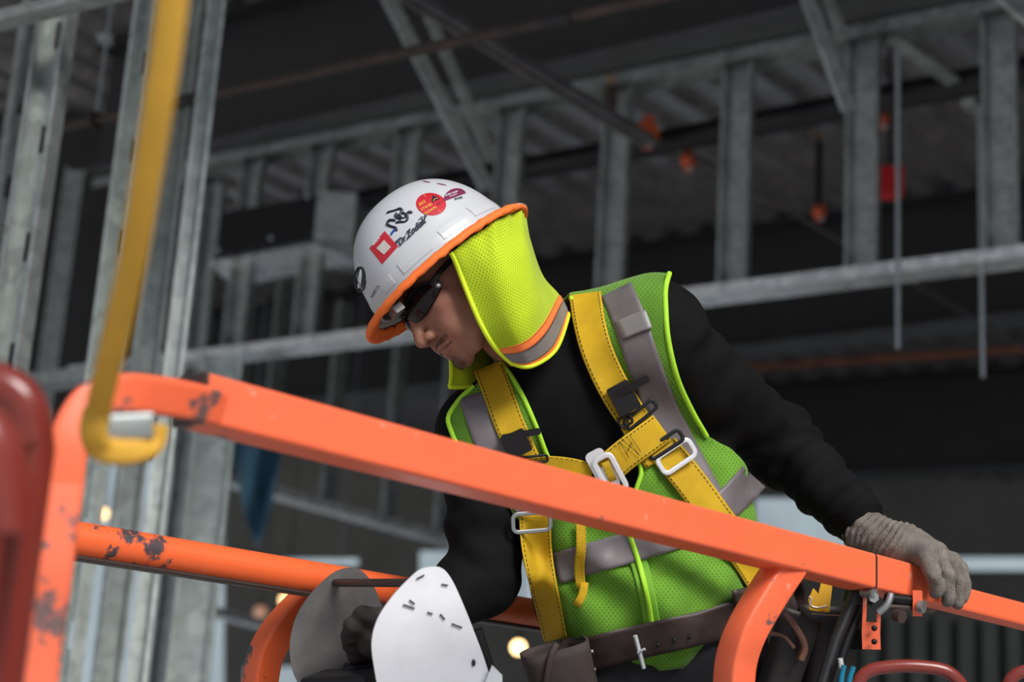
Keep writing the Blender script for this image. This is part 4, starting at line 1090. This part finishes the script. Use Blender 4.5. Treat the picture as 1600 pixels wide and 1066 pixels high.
for i, t in enumerate((.05, .95)):
    for sgn in (0, 1):
        q = dk[0] + (dk[1] - dk[0]) * t + uy[:2] * .93 * sgn
        if sgn == 0 and i == 0: continue
        if sgn == 0: obj('corner_post', tube([(q[0], q[1], PLAT), (q[0], q[1], W(RK(1640))[2] - .02)], .02, 12), M_ORANGE, basket)

# ---- rounded metal plates joined by a rod
guard = thing('control_guard', 'pair of rounded metal plates joined by a rod, the front one bright and scribbled', 'metal guard', W(K(600, 1100, 2.55)))
def outline(px, d, tilt=0.0, n=5): 
    c = catmull([(a, b) for a, b in px], n, True); return [K(a, b, d + tilt * (b - 980) / 1000) for a, b in c]
def plate_from(px, d, tx, ty, mat, nm):
    c = catmull(px, 6, True); pts3 = [K(a, b, d + tx * (a - 670) / 1000 + ty * (b - 980) / 1000) for a, b in c]
    o = pts3[0]; X = unit(pts3[len(c) // 4] - o); N3 = unit(np.cross(X, pts3[len(c) // 2] - o)); N3 = N3 if N3[2] > 0 else -N3; Y = np.cross(N3, X)
    poly = [((p - o) @ X, (p - o) @ Y) for p in pts3]
    return obj(nm, prism(poly, -.004, 0, (o, X, Y, N3)), mat, guard, cam_frame=True, smooth=False), (o, X, Y, N3)
R_PL = [(676, 886), (692, 889), (706, 906), (722, 940), (742, 990), (760, 1040), (775, 1100), (776, 1180), (620, 1190), (598, 1110), (586, 1050), (581, 1005), (590, 968), (612, 934), (636, 908), (656, 891)]
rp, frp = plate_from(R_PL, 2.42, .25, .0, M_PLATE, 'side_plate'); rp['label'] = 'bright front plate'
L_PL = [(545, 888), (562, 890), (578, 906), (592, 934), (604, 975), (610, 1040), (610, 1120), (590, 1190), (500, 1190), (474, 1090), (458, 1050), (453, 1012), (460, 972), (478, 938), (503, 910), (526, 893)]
lp_, flp = plate_from(L_PL, 2.70, .25, .0, plain('shaded_plate', (.17, .16, .155), .38, .55, .35, 9), 'side_plate'); lp_['label'] = 'back plate, coloured darker for shade'  # same metal as the front plate, its shade painted as a darker colour
obj('tie_rod', tube([K(520, 911, 2.672), K(668, 911, 2.425)], .0062, 12), MATS['rusty_black_pipe'], guard, cam_frame=True)
for (a, b) in (((630, 945), (648, 951)), ((640, 938), (648, 944)), ((651, 905), (663, 899)), ((688, 960), (695, 968)), ((668, 957), (676, 960)), ((706, 975), (722, 981)), ((690, 913), (700, 915))):
    obj('marker_stroke', tube([K(a[0], a[1], 2.418 + .25 * (a[0] - 670) / 1000), K(b[0], b[1], 2.418 + .25 * (b[0] - 670) / 1000)], .0010, 6), I_BLK, rp, cam_frame=True)
obj('hole', ellipsoid(K(740, 1036, 2.436), (.0028, .0050, .002), None, 12, 6), I_BLK, rp, cam_frame=True)
obj('handle_bar', sweep([K(742, 985, 2.50), K(756, 1030, 2.50), K(766, 1062, 2.50)], rrect(.022, .02, .004, 2), up=(0, 0, 1)), M_BLACK, guard, cam_frame=True)
obj('hinge', prism([(-.015, -.03), (.02, -.03), (.02, .006), (.006, .02)], 0, .01, (K(762, 1062, 2.44), (1, 0, 0), (0, 1, 0), (0, 0, 1))), M_PLATE, guard, cam_frame=True, smooth=False)
obj('joystick', merge(tube([K(560, 1100, 2.64), K(562, 1040, 2.64)], .012, 12), tube([K(540, 1050, 2.63), K(590, 1046, 2.62)], .014, 12)), M_BLACK, guard, cam_frame=True)
obj('control_box', sweep([K(500, 1100, 2.64), K(600, 1095, 2.56)], rrect(.09, .06, .006, 2), up=(0, 0, 1)), M_BLACK, guard, cam_frame=True)

# ---- yellow lanyard hanging in front of the corner
ly = thing('lanyard', 'yellow webbing lanyard hanging close to the lens in front of the railing corner', 'lanyard', P(190, 680, 1.5))
lpth = catmull([K(282, -140, 1.22), K(270, 0, 1.24), K(254, 120, 1.26), K(232, 260, 1.29), K(208, 400, 1.33), K(182, 520, 1.38), K(158, 620, 1.44), K(152, 655, 1.46)], 8)
uvs = []; L_ = np.concatenate([[0], np.cumsum(np.linalg.norm(np.diff(lpth, axis=0), axis=1))]); prf = rrect(.0215, .003, .001, 1)
M_LAN = plain('lanyard_yellow', (.62, .33, .03), .7, 0, .08, 20)
obj('webbing', sweep(lpth, prf, up=(.1, .1, 1)), M_LAN, ly, cam_frame=True)
hook = catmull([K(152, 640, 1.46), K(146, 672, 1.46), K(156, 698, 1.47), K(185, 706, 1.48), K(218, 702, 1.49), K(238, 690, 1.5), K(242, 664, 1.5)], 6)
obj('hook', sweep(hook, rrect(.022, .017, .005, 2), up=(0, 0, 1)), M_LAN, ly, cam_frame=True)
obj('hook_gate', sweep([K(160, 668, 1.475), K(238, 664, 1.49)], rrect(.022, .010, .003, 2), up=(0, 0, 1)), MATS['galvanized_stud'], ly, cam_frame=True)

# ================================================================== the building
DECK_H = 4.52
def PY(px, py, Y): v = ray(px, py); return TW + v * (Y / v[1])
struct('floor', box((0, 5, -.1), (44, 60, .2)), M_CONC)
# corrugated deck, ribs along the receding direction
ra, rb = PH(1100, 250, DECK_H), PH(1620, 560, DECK_H); rd = unit(rb - ra); rn = np.array([-rd[1], rd[0], 0])
V, F = [], []; zt_ = CAMH + DECK_H; prof = []; pitch = .30
for i in range(-64, 64):
    a = i * pitch
    for q, h in ((0, 0), (.10, 0), (.145, .075), (.255, .075)): prof.append((a + q, h))
c0 = np.array([0, 8, 0.0])
for a, h in prof:
    q_ = c0 + rn * a; s0_ = (1.2 - q_[1]) / rd[1]; s1_ = (20.2 - q_[1]) / rd[1]
    for s_ in (s0_, s1_): V.append(q_ + rd * s_ + np.array([0, 0, zt_ + h]))
for i in range(len(prof) - 1): F.append((2 * i, 2 * i + 1, 2 * i + 3, 2 * i + 2))
struct('ceiling', (np.array(V), F), M_DECK)
struct('ceiling', box((0, 10.7, zt_ + .30), (70, 19, .4)), M_CONC)
def ibeam(name, a, b, H_, w, label, mat=M_BEAM):
    tf = .022; tw = .014
    prof = [(-w / 2, 0), (w / 2, 0), (w / 2, tf), (tw / 2, tf), (tw / 2, H_ - tf), (w / 2, H_ - tf), (w / 2, H_), (-w / 2, H_), (-w / 2, H_ - tf), (-tw / 2, H_ - tf), (-tw / 2, tf), (-w / 2, tf)]
    a, b = np.array(a), np.array(b); b[2] = a[2]; g = sweep([a, b], prof, up=(0, 0, 1))
    t = thing(name, label, 'steel beam', (a + b) / 2, 'steel ceiling beams')
    obj('web', sweep([a, b], [(-tw / 2, tf), (tw / 2, tf), (tw / 2, H_ - tf), (-tw / 2, H_ - tf)], up=(0, 0, 1)), mat, t, smooth=False)
    obj('bottom_flange', sweep([a, b], [(-w / 2, 0), (w / 2, 0), (w / 2, tf), (-w / 2, tf)], up=(0, 0, 1)), M_BEAM2, t, smooth=False)
    obj('top_flange', sweep([a, b], [(-w / 2, H_ - tf), (w / 2, H_ - tf), (w / 2, H_), (-w / 2, H_)], up=(0, 0, 1)), mat, t, smooth=False)
    return t
ibeam('steel_beam', PH(150, 284, 3.70), PH(1750, -74, 3.70), DECK_H - 3.7, .28, 'deep dark steel beam across the top, nearest of the ceiling beams')
ibeam('steel_beam', PH(150, 672, 3.60), PH(1800, 476, 3.60), DECK_H - 3.6, .28, 'dark steel beam behind the hanging rods, above the shoulder of the reaching arm')
ibeam('steel_beam', PH(900, 765, 3.60), PH(1800, 725, 3.60), DECK_H - 3.6, .28, 'farthest dark steel beam, low behind the black sleeve')
# hanging stud wall
def cstud(base, top, ax, mat, label, w=.15, f=.045, holes=False, group='studs of the hanging wall', name='metal_stud'):
    """C section; ax: direction of the web in plan"""
    base, top = np.array(base, float), np.array(top, float); X = unit(ax); Yd = np.array([-X[1], X[0], 0])
    if Yd[1] > 0: Yd = -Yd
    t = .0022; H_ = top[2] - base[2]; gs = []
    def strip(p, q): # plan segment p->q extruded
        p = base + X * p[0] + Yd * p[1]; q = base + X * q[0] + Yd * q[1]; d = unit(q - p); n = np.array([-d[1], d[0], 0]) * t / 2
        vs = [p - n, q - n, q + n, p + n]; return np.array(vs + [v + np.array([0, 0, H_]) for v in vs]), [(0, 3, 2, 1), (4, 5, 6, 7), (0, 1, 5, 4), (1, 2, 6, 5), (2, 3, 7, 6), (3, 0, 4, 7)]
    wv = w / 2
    fl = [strip((-wv, 0), (-wv, f)), strip((wv, 0), (wv, f)), strip((-wv, f), (-wv + .012, f)), strip((wv, f), (wv - .012, f))]
    if not holes: gs = fl + [strip((-wv, 0), (wv, 0))]
    else:
        gs = fl + [strip((-wv, 0), (-.02, 0)), strip((.02, 0), (wv, 0))]; z = 0
        while z < H_:
            p = base + X * -.02 + np.array([0, 0, z]); q = base + X * .02 + np.array([0, 0, z]); n = Yd * t / 2; h = min(.22, H_ - z)
            vs = [p - n, q - n, q + n, p + n]; gs.append((np.array(vs + [v + np.array([0, 0, h]) for v in vs]), [(0, 3, 2, 1), (4, 5, 6, 7), (0, 1, 5, 4), (1, 2, 6, 5), (2, 3, 7, 6), (3, 0, 4, 7)])); z += .30
    o = obj(name, merge(*gs), mat, None, False); tag(o, label, 'metal stud', group); return o
def track_y(px): return 470 - (px - 1110) * .1225
TA, TB_ = PH(120, track_y(120), 2.50), PH(1760, track_y(1760), 2.50); td = unit(TB_ - TA)
def utrack(name, a, b, w, h, mat, label, up=1, group=None, cat='steel track', parent=None):
    t = .003; prof = [(-w / 2, 0), (w / 2, 0), (w / 2, h * up), (w / 2 - t, h * up), (w / 2 - t, t * up), (-w / 2 + t, t * up), (-w / 2 + t, h * up), (-w / 2, h * up)]
    if up < 0: prof = prof[::-1]
    o = obj(name, sweep([a, b], prof, up=(0, 0, 1)), mat, None, False); tag(o, label, cat, group); return o
utrack('steel_track', TA, TB_, .155, .05, M_TRACK, 'shiny galvanized track under the hanging studs, passing behind the head and shoulder')
Ta2, Tb2 = TA + np.array([0, 0, 1.19]), TB_ + np.array([0, 0, 1.19])
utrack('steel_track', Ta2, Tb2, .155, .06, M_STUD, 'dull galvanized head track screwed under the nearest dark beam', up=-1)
WHERE = {1570: 'hanging wall stud nearest the frame edge, beyond the two rods', 1350: 'hanging wall stud beside the single long rod and the red box', 1148: 'hanging wall stud between the two orange couplings and the short drop', 955: 'hanging wall stud below the brass fitting, above the shoulder strap', 783: 'hanging wall stud rising from behind the brim of the hard hat',
         618: 'hanging wall stud rising from behind the crown of the hard hat', 478: 'hanging wall stud behind the galvanized box', 368: 'hanging wall stud at the dark end of the galvanized box'}
for px_, lb in WHERE.items():
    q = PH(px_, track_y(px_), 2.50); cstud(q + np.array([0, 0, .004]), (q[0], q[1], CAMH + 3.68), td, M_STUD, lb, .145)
# lower soffit wall running the other way
LA, LB = PH(335, 752, 2.15), PH(760, 868, 2.15); ld = unit(LB - LA)
lt = utrack('steel_track', LA, LB, .15, .06, M_TRACK, 'bright track sloping away below the main rail, behind the black sleeve')
for q in (LA + (LB - LA) * .1, LA + (LB - LA) * .9): obj('hanger_wire', tube([q + np.array([0, 0, .002]), (q[0], q[1], CAMH + DECK_H + .03)], .004, 6), M_ROD, lt)
for i, (px_, w_) in enumerate(((352, 'nearest the blue tarp'), (408, 'just right of the blue tarp'), (505, 'in the middle of the soffit'), (600, 'second from the sleeve'), (682, 'next to the black sleeve'))):
    t_ = (px_ - 335) / 425; q = PH(px_, 752 + 116 * t_, 2.15); cstud(q + np.array([0, 0, .004]), (q[0], q[1], CAMH + 3.58), ld, M_STUD, 'stud of the low soffit above the sloping track, ' + w_.replace('just right of', 'just past'), .11, group='studs of the low soffit')
lt = utrack('steel_track', PH(300, 955, 1.35), PH(560, 1020, 1.35), .12, .05, M_TRACK, 'lowest bright track, seen under the far rail beside the bent brace')
for q in (PH(330, 962.5, 1.35), PH(520, 1010, 1.35)): obj('hanger_wire', tube([q + np.array([0, 0, .002]), (q[0], q[1], CAMH + DECK_H + .03)], .004, 6), M_ROD, lt)
# near stud wall on the left, floor to beam
def vstud(px, d, w, lab, mat=M_STUD_NEAR, holes=False, ang=0.3, top=3.58, py=300):
    q = PY(px, py, d); return cstud((q[0], q[1], 0.0), (q[0], q[1], CAMH + top), (math.cos(ang), math.sin(ang), 0), mat, lab, w, holes=holes, group='tall studs beside the lift')
vstud(60, 4.4, .105, 'tall stud closest to the frame edge, a row of punched holes down it', holes=True, mat=M_STUD, ang=-.5)
vstud(12, 5.6, .10, 'tall punched stud half cut by the frame edge', holes=True, mat=M_STUD, ang=.8)
vstud(112, 9.4, .10, 'thin tall stud in the dark gap near the frame edge', mat=M_STUD)
vstud(205, 5.2, .092, 'tall stud crossed by the yellow lanyard', ang=-.5, holes=True)
vstud(255, 6.2, .092, 'tall stud right behind the yellow lanyard, its edge bright at the foot', ang=.6)
vstud(303, 5.6, .060, 'narrow greenish tall stud beside the lanyard', ang=.2)
vstud(340, 9.5, .12, 'tall stud at the dark side of the galvanized box', ang=-.4, mat=M_STUD)
vstud(378, 6.6, .150, 'wide white tall stud ending the row beneath the railing sleeve', ang=.05, py=300, top=1.8)
utrack('steel_track', PH(-80, 60, 2.05), PH(260, -25, 2.05), .055, .03, M_STUD, 'greenish track crossing the upper frame corner', up=1)
utrack('steel_track', PH(-60, 618, 1.75), PH(270, 586, 1.75), .12, .05, M_STUD, 'grey track behind the railing corner')
# pipes
def pipe(name, pts, r, mat, label, cat='pipe'): o = obj(name, tube(pts, r, 16), mat); tag(o, label, cat); return o
rp1, rp2 = PH(-60, 234, 2.6), PH(1250, -52, 2.6)
t = thing('sprinkler_pipe', 'thin rusty black pipe slanting across the top in front of the deep beam', 'pipe', (rp1 + rp2) / 2)
obj('pipe_run', tube([rp1, rp2], .0185, 16), M_RUST, t)
for px_ in (285, 872): q = PH(px_, 234 - 286 * (px_ + 60) / 1310, 2.6); d_ = unit(rp2 - rp1); obj('coupling', tube([q - d_ * .05, q + d_ * .05], .025, 16), M_PIPE, t)
hr = thing('pipe_hanger', 'thin hanger rod and ring holding the rusty pipe in the dark corner', 'pipe hanger', PH(150, 188, 2.6))
q = PH(150, 188, 2.6); obj('rod', tube([q + np.array([0, 0, .03]), (q[0], q[1], CAMH + DECK_H + .03)], .006, 8), M_ROD, hr)
obj('ring', sweep(ring(q, unit(rp2 - rp1), .028), rrect(.022, .004, .001, 1), up=unit(rp2 - rp1), closed=True), MATS['rusty_black_pipe'], hr)
obj('beam_clip', box(PH(165, 62, 3.2), (.06, .05, .03)), M_ROD, hr, smooth=False)
pipe('main_pipe', [PH(560, 316, 3.52), PH(1750, 82, 3.52)], .066, M_PIPE, 'thick black pipe running behind the hanging studs')
pipe('branch_pipe', [PH(1085, 243, 3.45), PH(1700, 600, 3.45)], .013, M_STRUT, 'thin grey branch pipe sloping down past the thin rods')
pipe('rusty_conduit', [PH(1150, 575, 4.2), PH(1750, 536, 4.2)], .03, plain('rust_orange', (.22, .075, .035), .7, 0, .4, 5), 'rust coloured conduit under the far deck', 'conduit')
st = thing('strut_channel', 'paired dark strut channel slanting down to the orange coupling', 'strut', PH(820, 110, 3.1))
a_, b_ = PH(600, -30, 3.1), PH(1015, 222, 3.1); side = np.cross(unit(b_ - a_), (0, 0, 1))
for s_ in (-1, 1): obj('channel', sweep([a_ + side * .024 * s_, b_ + side * .024 * s_], rrect(.03, .04, .004, 1), up=(0, 0, 1)), M_STRUT, st, smooth=False)
def coupling(px, py, h, s, label):
    q = PH(px, py, h); t = thing('pipe_coupling', label, 'pipe coupling', q, 'orange grooved couplings')
    d = unit(PH(1750, 82, 3.52) - PH(560, 316, 3.52))
    obj('housing', tube([q - d * .035 * s, q + d * .035 * s], .062 * s, 12), M_OCOUP, t)
    for k in (-1, 1): obj('bolt_pad', box(q + np.array([0, 0, k * .068 * s]), (.05 * s, .05 * s, .035 * s)), M_OCOUP, t, smooth=False)
    obj('nut', tube([q + np.array([-.01, -.05, -.09]) * s, q + np.array([.03, -.07, -.085]) * s], .016 * s, 6), M_ROD, t)
coupling(1012, 207, 3.50, .95, 'orange pipe coupling where the strut channel meets the thick black pipe')
coupling(1076, 250, 3.45, .68, 'small orange coupling between two hanging studs')
coupling(1378, 186, 3.50, .60, 'orange coupling peeking out behind the stud with the red box')
coupling(1280, 330, 3.45, .62, 'orange coupling at the foot of the short black drop')
t = thing('sprinkler_drop', 'short black drop pipe with brass top hanging from the thick pipe', 'sprinkler drop', PH(1278, 320, 3.42))
q = PH(1279, 320, 3.42); q2 = q + np.array([0, 0, .36]); obj('drop', tube([q, q2], .018, 12), M_PIPE, t); M_BRASS = plain('brass', (.45, .28, .16), .35, .7, .2, 30)
obj('brass_fitting', tube([q2, q2 + np.array([0, 0, .05])], .02, 8), M_BRASS, t)
t = thing('pipe_fitting', 'brass sprinkler fitting standing on the stud by the dark strut', 'fitting', PH(951, 160, 3.5))
q = PH(952, 178, 3.45); obj('body', tube([q, q + np.array([0, 0, .14])], .032, 12), MATS['rusty_black_pipe'], t); obj('cap', tube([q + np.array([0, 0, .14]), q + np.array([0, 0, .20])], .018, 8), M_BRASS, t)
# hanger rods
def rod(px, y0, y1, d, label):
    q = PY(px, y1, d); q0 = PY(px, y0, d); o = obj('threaded_rod', tube([(q[0], q[1], q[2]), (q[0], q[1], q0[2])], .0105, 10), M_ROD); tag(o, label, 'hanger rod', 'long hanging rods'); return q, q0
_, r1 = rod(1403, 78, 545, 7.0, 'long thin hanging rod next to the red box')
_, r2 = rod(1536, 165, 590, 7.0, 'long thin hanging rod farther from the red box')
q = PY(1522, 112, 9.0); o = obj('threaded_rod', tube([q, (q[0], q[1], CAMH + DECK_H + .03)], .010, 8), M_ROD); tag(o, 'short hanging rod near the deck by the last stud', 'hanger rod')
o = obj('rod_bracket', bar(PY(1392, 60, 7.1), PY(1490, 128, 7.3), .07, .02), M_STUD, None, False); tag(o, 'pale steel bracket at the top of the thin rod', 'bracket')
o = obj('rod_bracket', bar(PY(1512, 160, 7.0), PY(1540, 178, 7.1), .06, .035), M_STUD, None, False); tag(o, 'small pale clip where the second thin rod starts', 'bracket')
# braces
def kick(a, b, w, label): o = obj('diagonal_brace', bar(a, b, w, .02, up=(.3, -1, .2)), M_STUD, None, False); tag(o, label, 'brace', 'diagonal braces of the hanging wall')
kick(P(606, -4, 8.0), P(762, 296, 7.7), .068, 'long pale diagonal brace reaching down to the hard hat')
kick(P(668, 20, 8.3), P(770, 250, 7.95), .05, 'faint diagonal brace right behind the long pale one')
kick(P(1258, -14, 6.9), P(1326, 172, 6.8), .062, 'diagonal brace ending at the stud beside the red box')
kick(P(1290, -14, 7.8), P(1318, 60, 7.7), .05, 'short end of a brace behind the thicker one, over the red box')
kick(P(1560, -10, 6.0), P(1640, 60, 6.0), .05, 'brace end crossing the frame corner above the last stud')
q = PY(1390, 286, 8.6); jb = thing('junction_box', 'bright red box under the deck behind the hanging rod', 'box', q)
obj('box_body', box(q, (.125, .10, .15)), M_RED, jb, smooth=False); obj('conduit', tube([q + np.array([0, 0, .07]), (q[0], q[1], CAMH + DECK_H + .03)], .010, 8), M_PIPE, jb)
# galvanized box at the soffit
cs = [PH(328, 410, 3.02), PH(490, 380, 3.02), PH(556, 408, 3.02), PH(372, 444, 3.02)]; cc = np.mean(cs, 0)
fx = thing('duct_box', 'galvanized duct box with a black open face hanging from the soffit', 'duct', cc)
def quadprism(c4, z0, z1): c4 = [np.array(c) for c in c4]; return np.array([c + np.array([0, 0, z0]) for c in c4] + [c + np.array([0, 0, z1]) for c in c4]), [(0, 1, 2, 3), (7, 6, 5, 4), (0, 4, 5, 1), (1, 5, 6, 2), (2, 6, 7, 3), (3, 7, 4, 0)]
obj('bottom_sheet', quadprism([cc + (c - cc) * 1.04 for c in cs], -.01, .0), M_TRACK, fx, smooth=False)
f0, f1 = PH(338, 398, 3.02), PH(490, 373, 3.02); back = (cs[2] - cs[1]); back = np.array([0.12, .7, 0])
obj('black_face', quadprism([f0, f1, f1 + back * .08, f0 + back * .08], .0, .24), M_BLACK, fx, smooth=False)
obj('side_sheet', quadprism([f1, f1 + np.array([.20, -.0, 0]), f1 + np.array([.26, .5, 0]), f1 + back * .7], .0, .26), M_STUD, fx, smooth=False)
for q in ((341, 335), (341, 390), (423, 372), (480, 307)): obj('screw', ellipsoid(P(q[0], q[1], np.linalg.norm(f0 - TW) * .93), (.012, .012, .012), None, 8, 6), M_ROD, fx)
# blue tarp
def tarp():
    V, F = [], []; n = 14
    for j in range(n):
        for i in range(n):
            s, t = i / (n - 1), j / (n - 1); px = 362 + 80 * s * (1 - .45 * t) + 18 * t; py = 690 + 165 * t - 60 * t * abs(2 * s - 1) ** 1.2
            V.append(PY(px, py, 10.5 + .12 * math.sin(9 * s + 4 * t)))
    for j in range(n - 1):
        for i in range(n - 1): F.append((j * n + i, j * n + i + 1, (j + 1) * n + i + 1, (j + 1) * n + i))
    V = np.array(V); o = len(V); F2 = F + [tuple(o + k for k in f[::-1]) for f in F]; return np.concatenate([V, V + np.array([0, .01, 0])]), F2
o = obj('tarp', tarp(), plain('blue_tarp', (.08, .20, .30), .6, 0, .4, 3)); tag(o, 'blue tarp draped in a point below the railing', 'tarp')
# lamps
def lamp(px, py, d, r, strength, label, col=(1.0, .62, .25)):
    m = bpy.data.materials.get('warm_bulb_%g' % strength)
    if m is None:
        m = bpy.data.materials.new('warm_bulb_%g' % strength); m.use_nodes = True; b = m.node_tree.nodes['Principled BSDF']; b.inputs['Emission Color'].default_value = (*col, 1); b.inputs['Emission Strength'].default_value = strength
    q = PY(px, py, d); t = thing('work_lamp', label, 'lamp', q, 'distant work lamps'); obj('bulb', ellipsoid(q, (r, r, r), None, 16, 10), m, t)
    obj('cord', tube([q + np.array([0, 0, r * .9]), (q[0], q[1], CAMH + DECK_H + .03)], .006, 6), M_BLACK, t); obj('socket', tube([q + np.array([0, 0, r * .8]), q + np.array([0, 0, r * 1.5])], r * .35, 10), M_BLACK, t)
lamp(810, 1012, 14, .055, 5, 'glowing round lamp low between the arm and the leather pouch')
lamp(447, 938, 16, .06, 2.2, 'dim warm lamp beside the bent orange brace')
lamp(407, 957, 18, .07, .25, 'faint orange lamp farthest from the bent brace', (1, .4, .15))
lamp(161, 803, 15, .05, 2.2, 'tiny warm lamp glimpsed between studs by the corner post')
# corrugated panel low on the right, far walls and added panels
pn = []
for i in range(11):
    q = PY(1285 + i * 37, 930, 13.5); pn.append(box((q[0], q[1], CAMH + .55), (.11, .08, 2.9)))
q0, q1 = PY(1270, 930, 13.7), PY(1700, 930, 13.7); pn.append(box(((q0[0] + q1[0]) / 2, 13.7, CAMH + .55), (q1[0] - q0[0], .02, 2.9)))
struct('wall_ribbed', merge(*pn), plain('greenish_panel', (.13, .145, .13), .6, .2, .15, 2))
HOLES = [(1180, 775, 1350, 868), (790, 850, 880, 950), (1480, 868, 1640, 892), (655, 858, 720, 900), (60, 640, 350, 1200), (380, 1040, 640, 1100), (700, 1030, 760, 1100), (440, 870, 560, 884), (470, 560, 520, 575)]
xs = sorted(set([-700, 2300] + [h[0] for h in HOLES] + [h[2] for h in HOLES])); ys = sorted(set([520, 1300] + [h[1] for h in HOLES] + [h[3] for h in HOLES]))
V, F = [], []
def wy(px, py): q = PY(px, py, 20.0); return q
for i in range(len(xs) - 1):
    for j in range(len(ys) - 1):
        cx_, cy_ = (xs[i] + xs[i + 1]) / 2, (ys[j] + ys[j + 1]) / 2
        if any(h[0] < cx_ < h[2] and h[1] < cy_ < h[3] for h in HOLES): continue
        c4 = [wy(xs[i], ys[j]), wy(xs[i + 1], ys[j]), wy(xs[i + 1], ys[j + 1]), wy(xs[i], ys[j + 1])]; k = len(V)
        V += c4 + [c + np.array([0, .15, 0]) for c in c4]; F += [(k, k + 3, k + 2, k + 1), (k + 4, k + 5, k + 6, k + 7), (k, k + 1, k + 5, k + 4), (k + 1, k + 2, k + 6, k + 5), (k + 2, k + 3, k + 7, k + 6), (k + 3, k, k + 4, k + 7)]
struct('wall_back', (np.array(V), F), M_WALLG)
struct('wall_sky_dimmer', box((0, 36, 4), (60, .4, 24)), plain('pale_blue_sky_dimmer', (.27, .32, .345), .9, 0, .25, .3))  # added panel, dims the sky seen through the wall openings
wa, wb = PY(-260, 300, 10.9), PY(326, 300, 10.9)
struct('wall_added_dark', box(((wa[0] + wb[0]) / 2, 10.95, CAMH + 3.45), (wb[0] - wa[0], .1, 2.3)), M_DARKW)  # dark wall added to blacken the gaps behind the tall studs
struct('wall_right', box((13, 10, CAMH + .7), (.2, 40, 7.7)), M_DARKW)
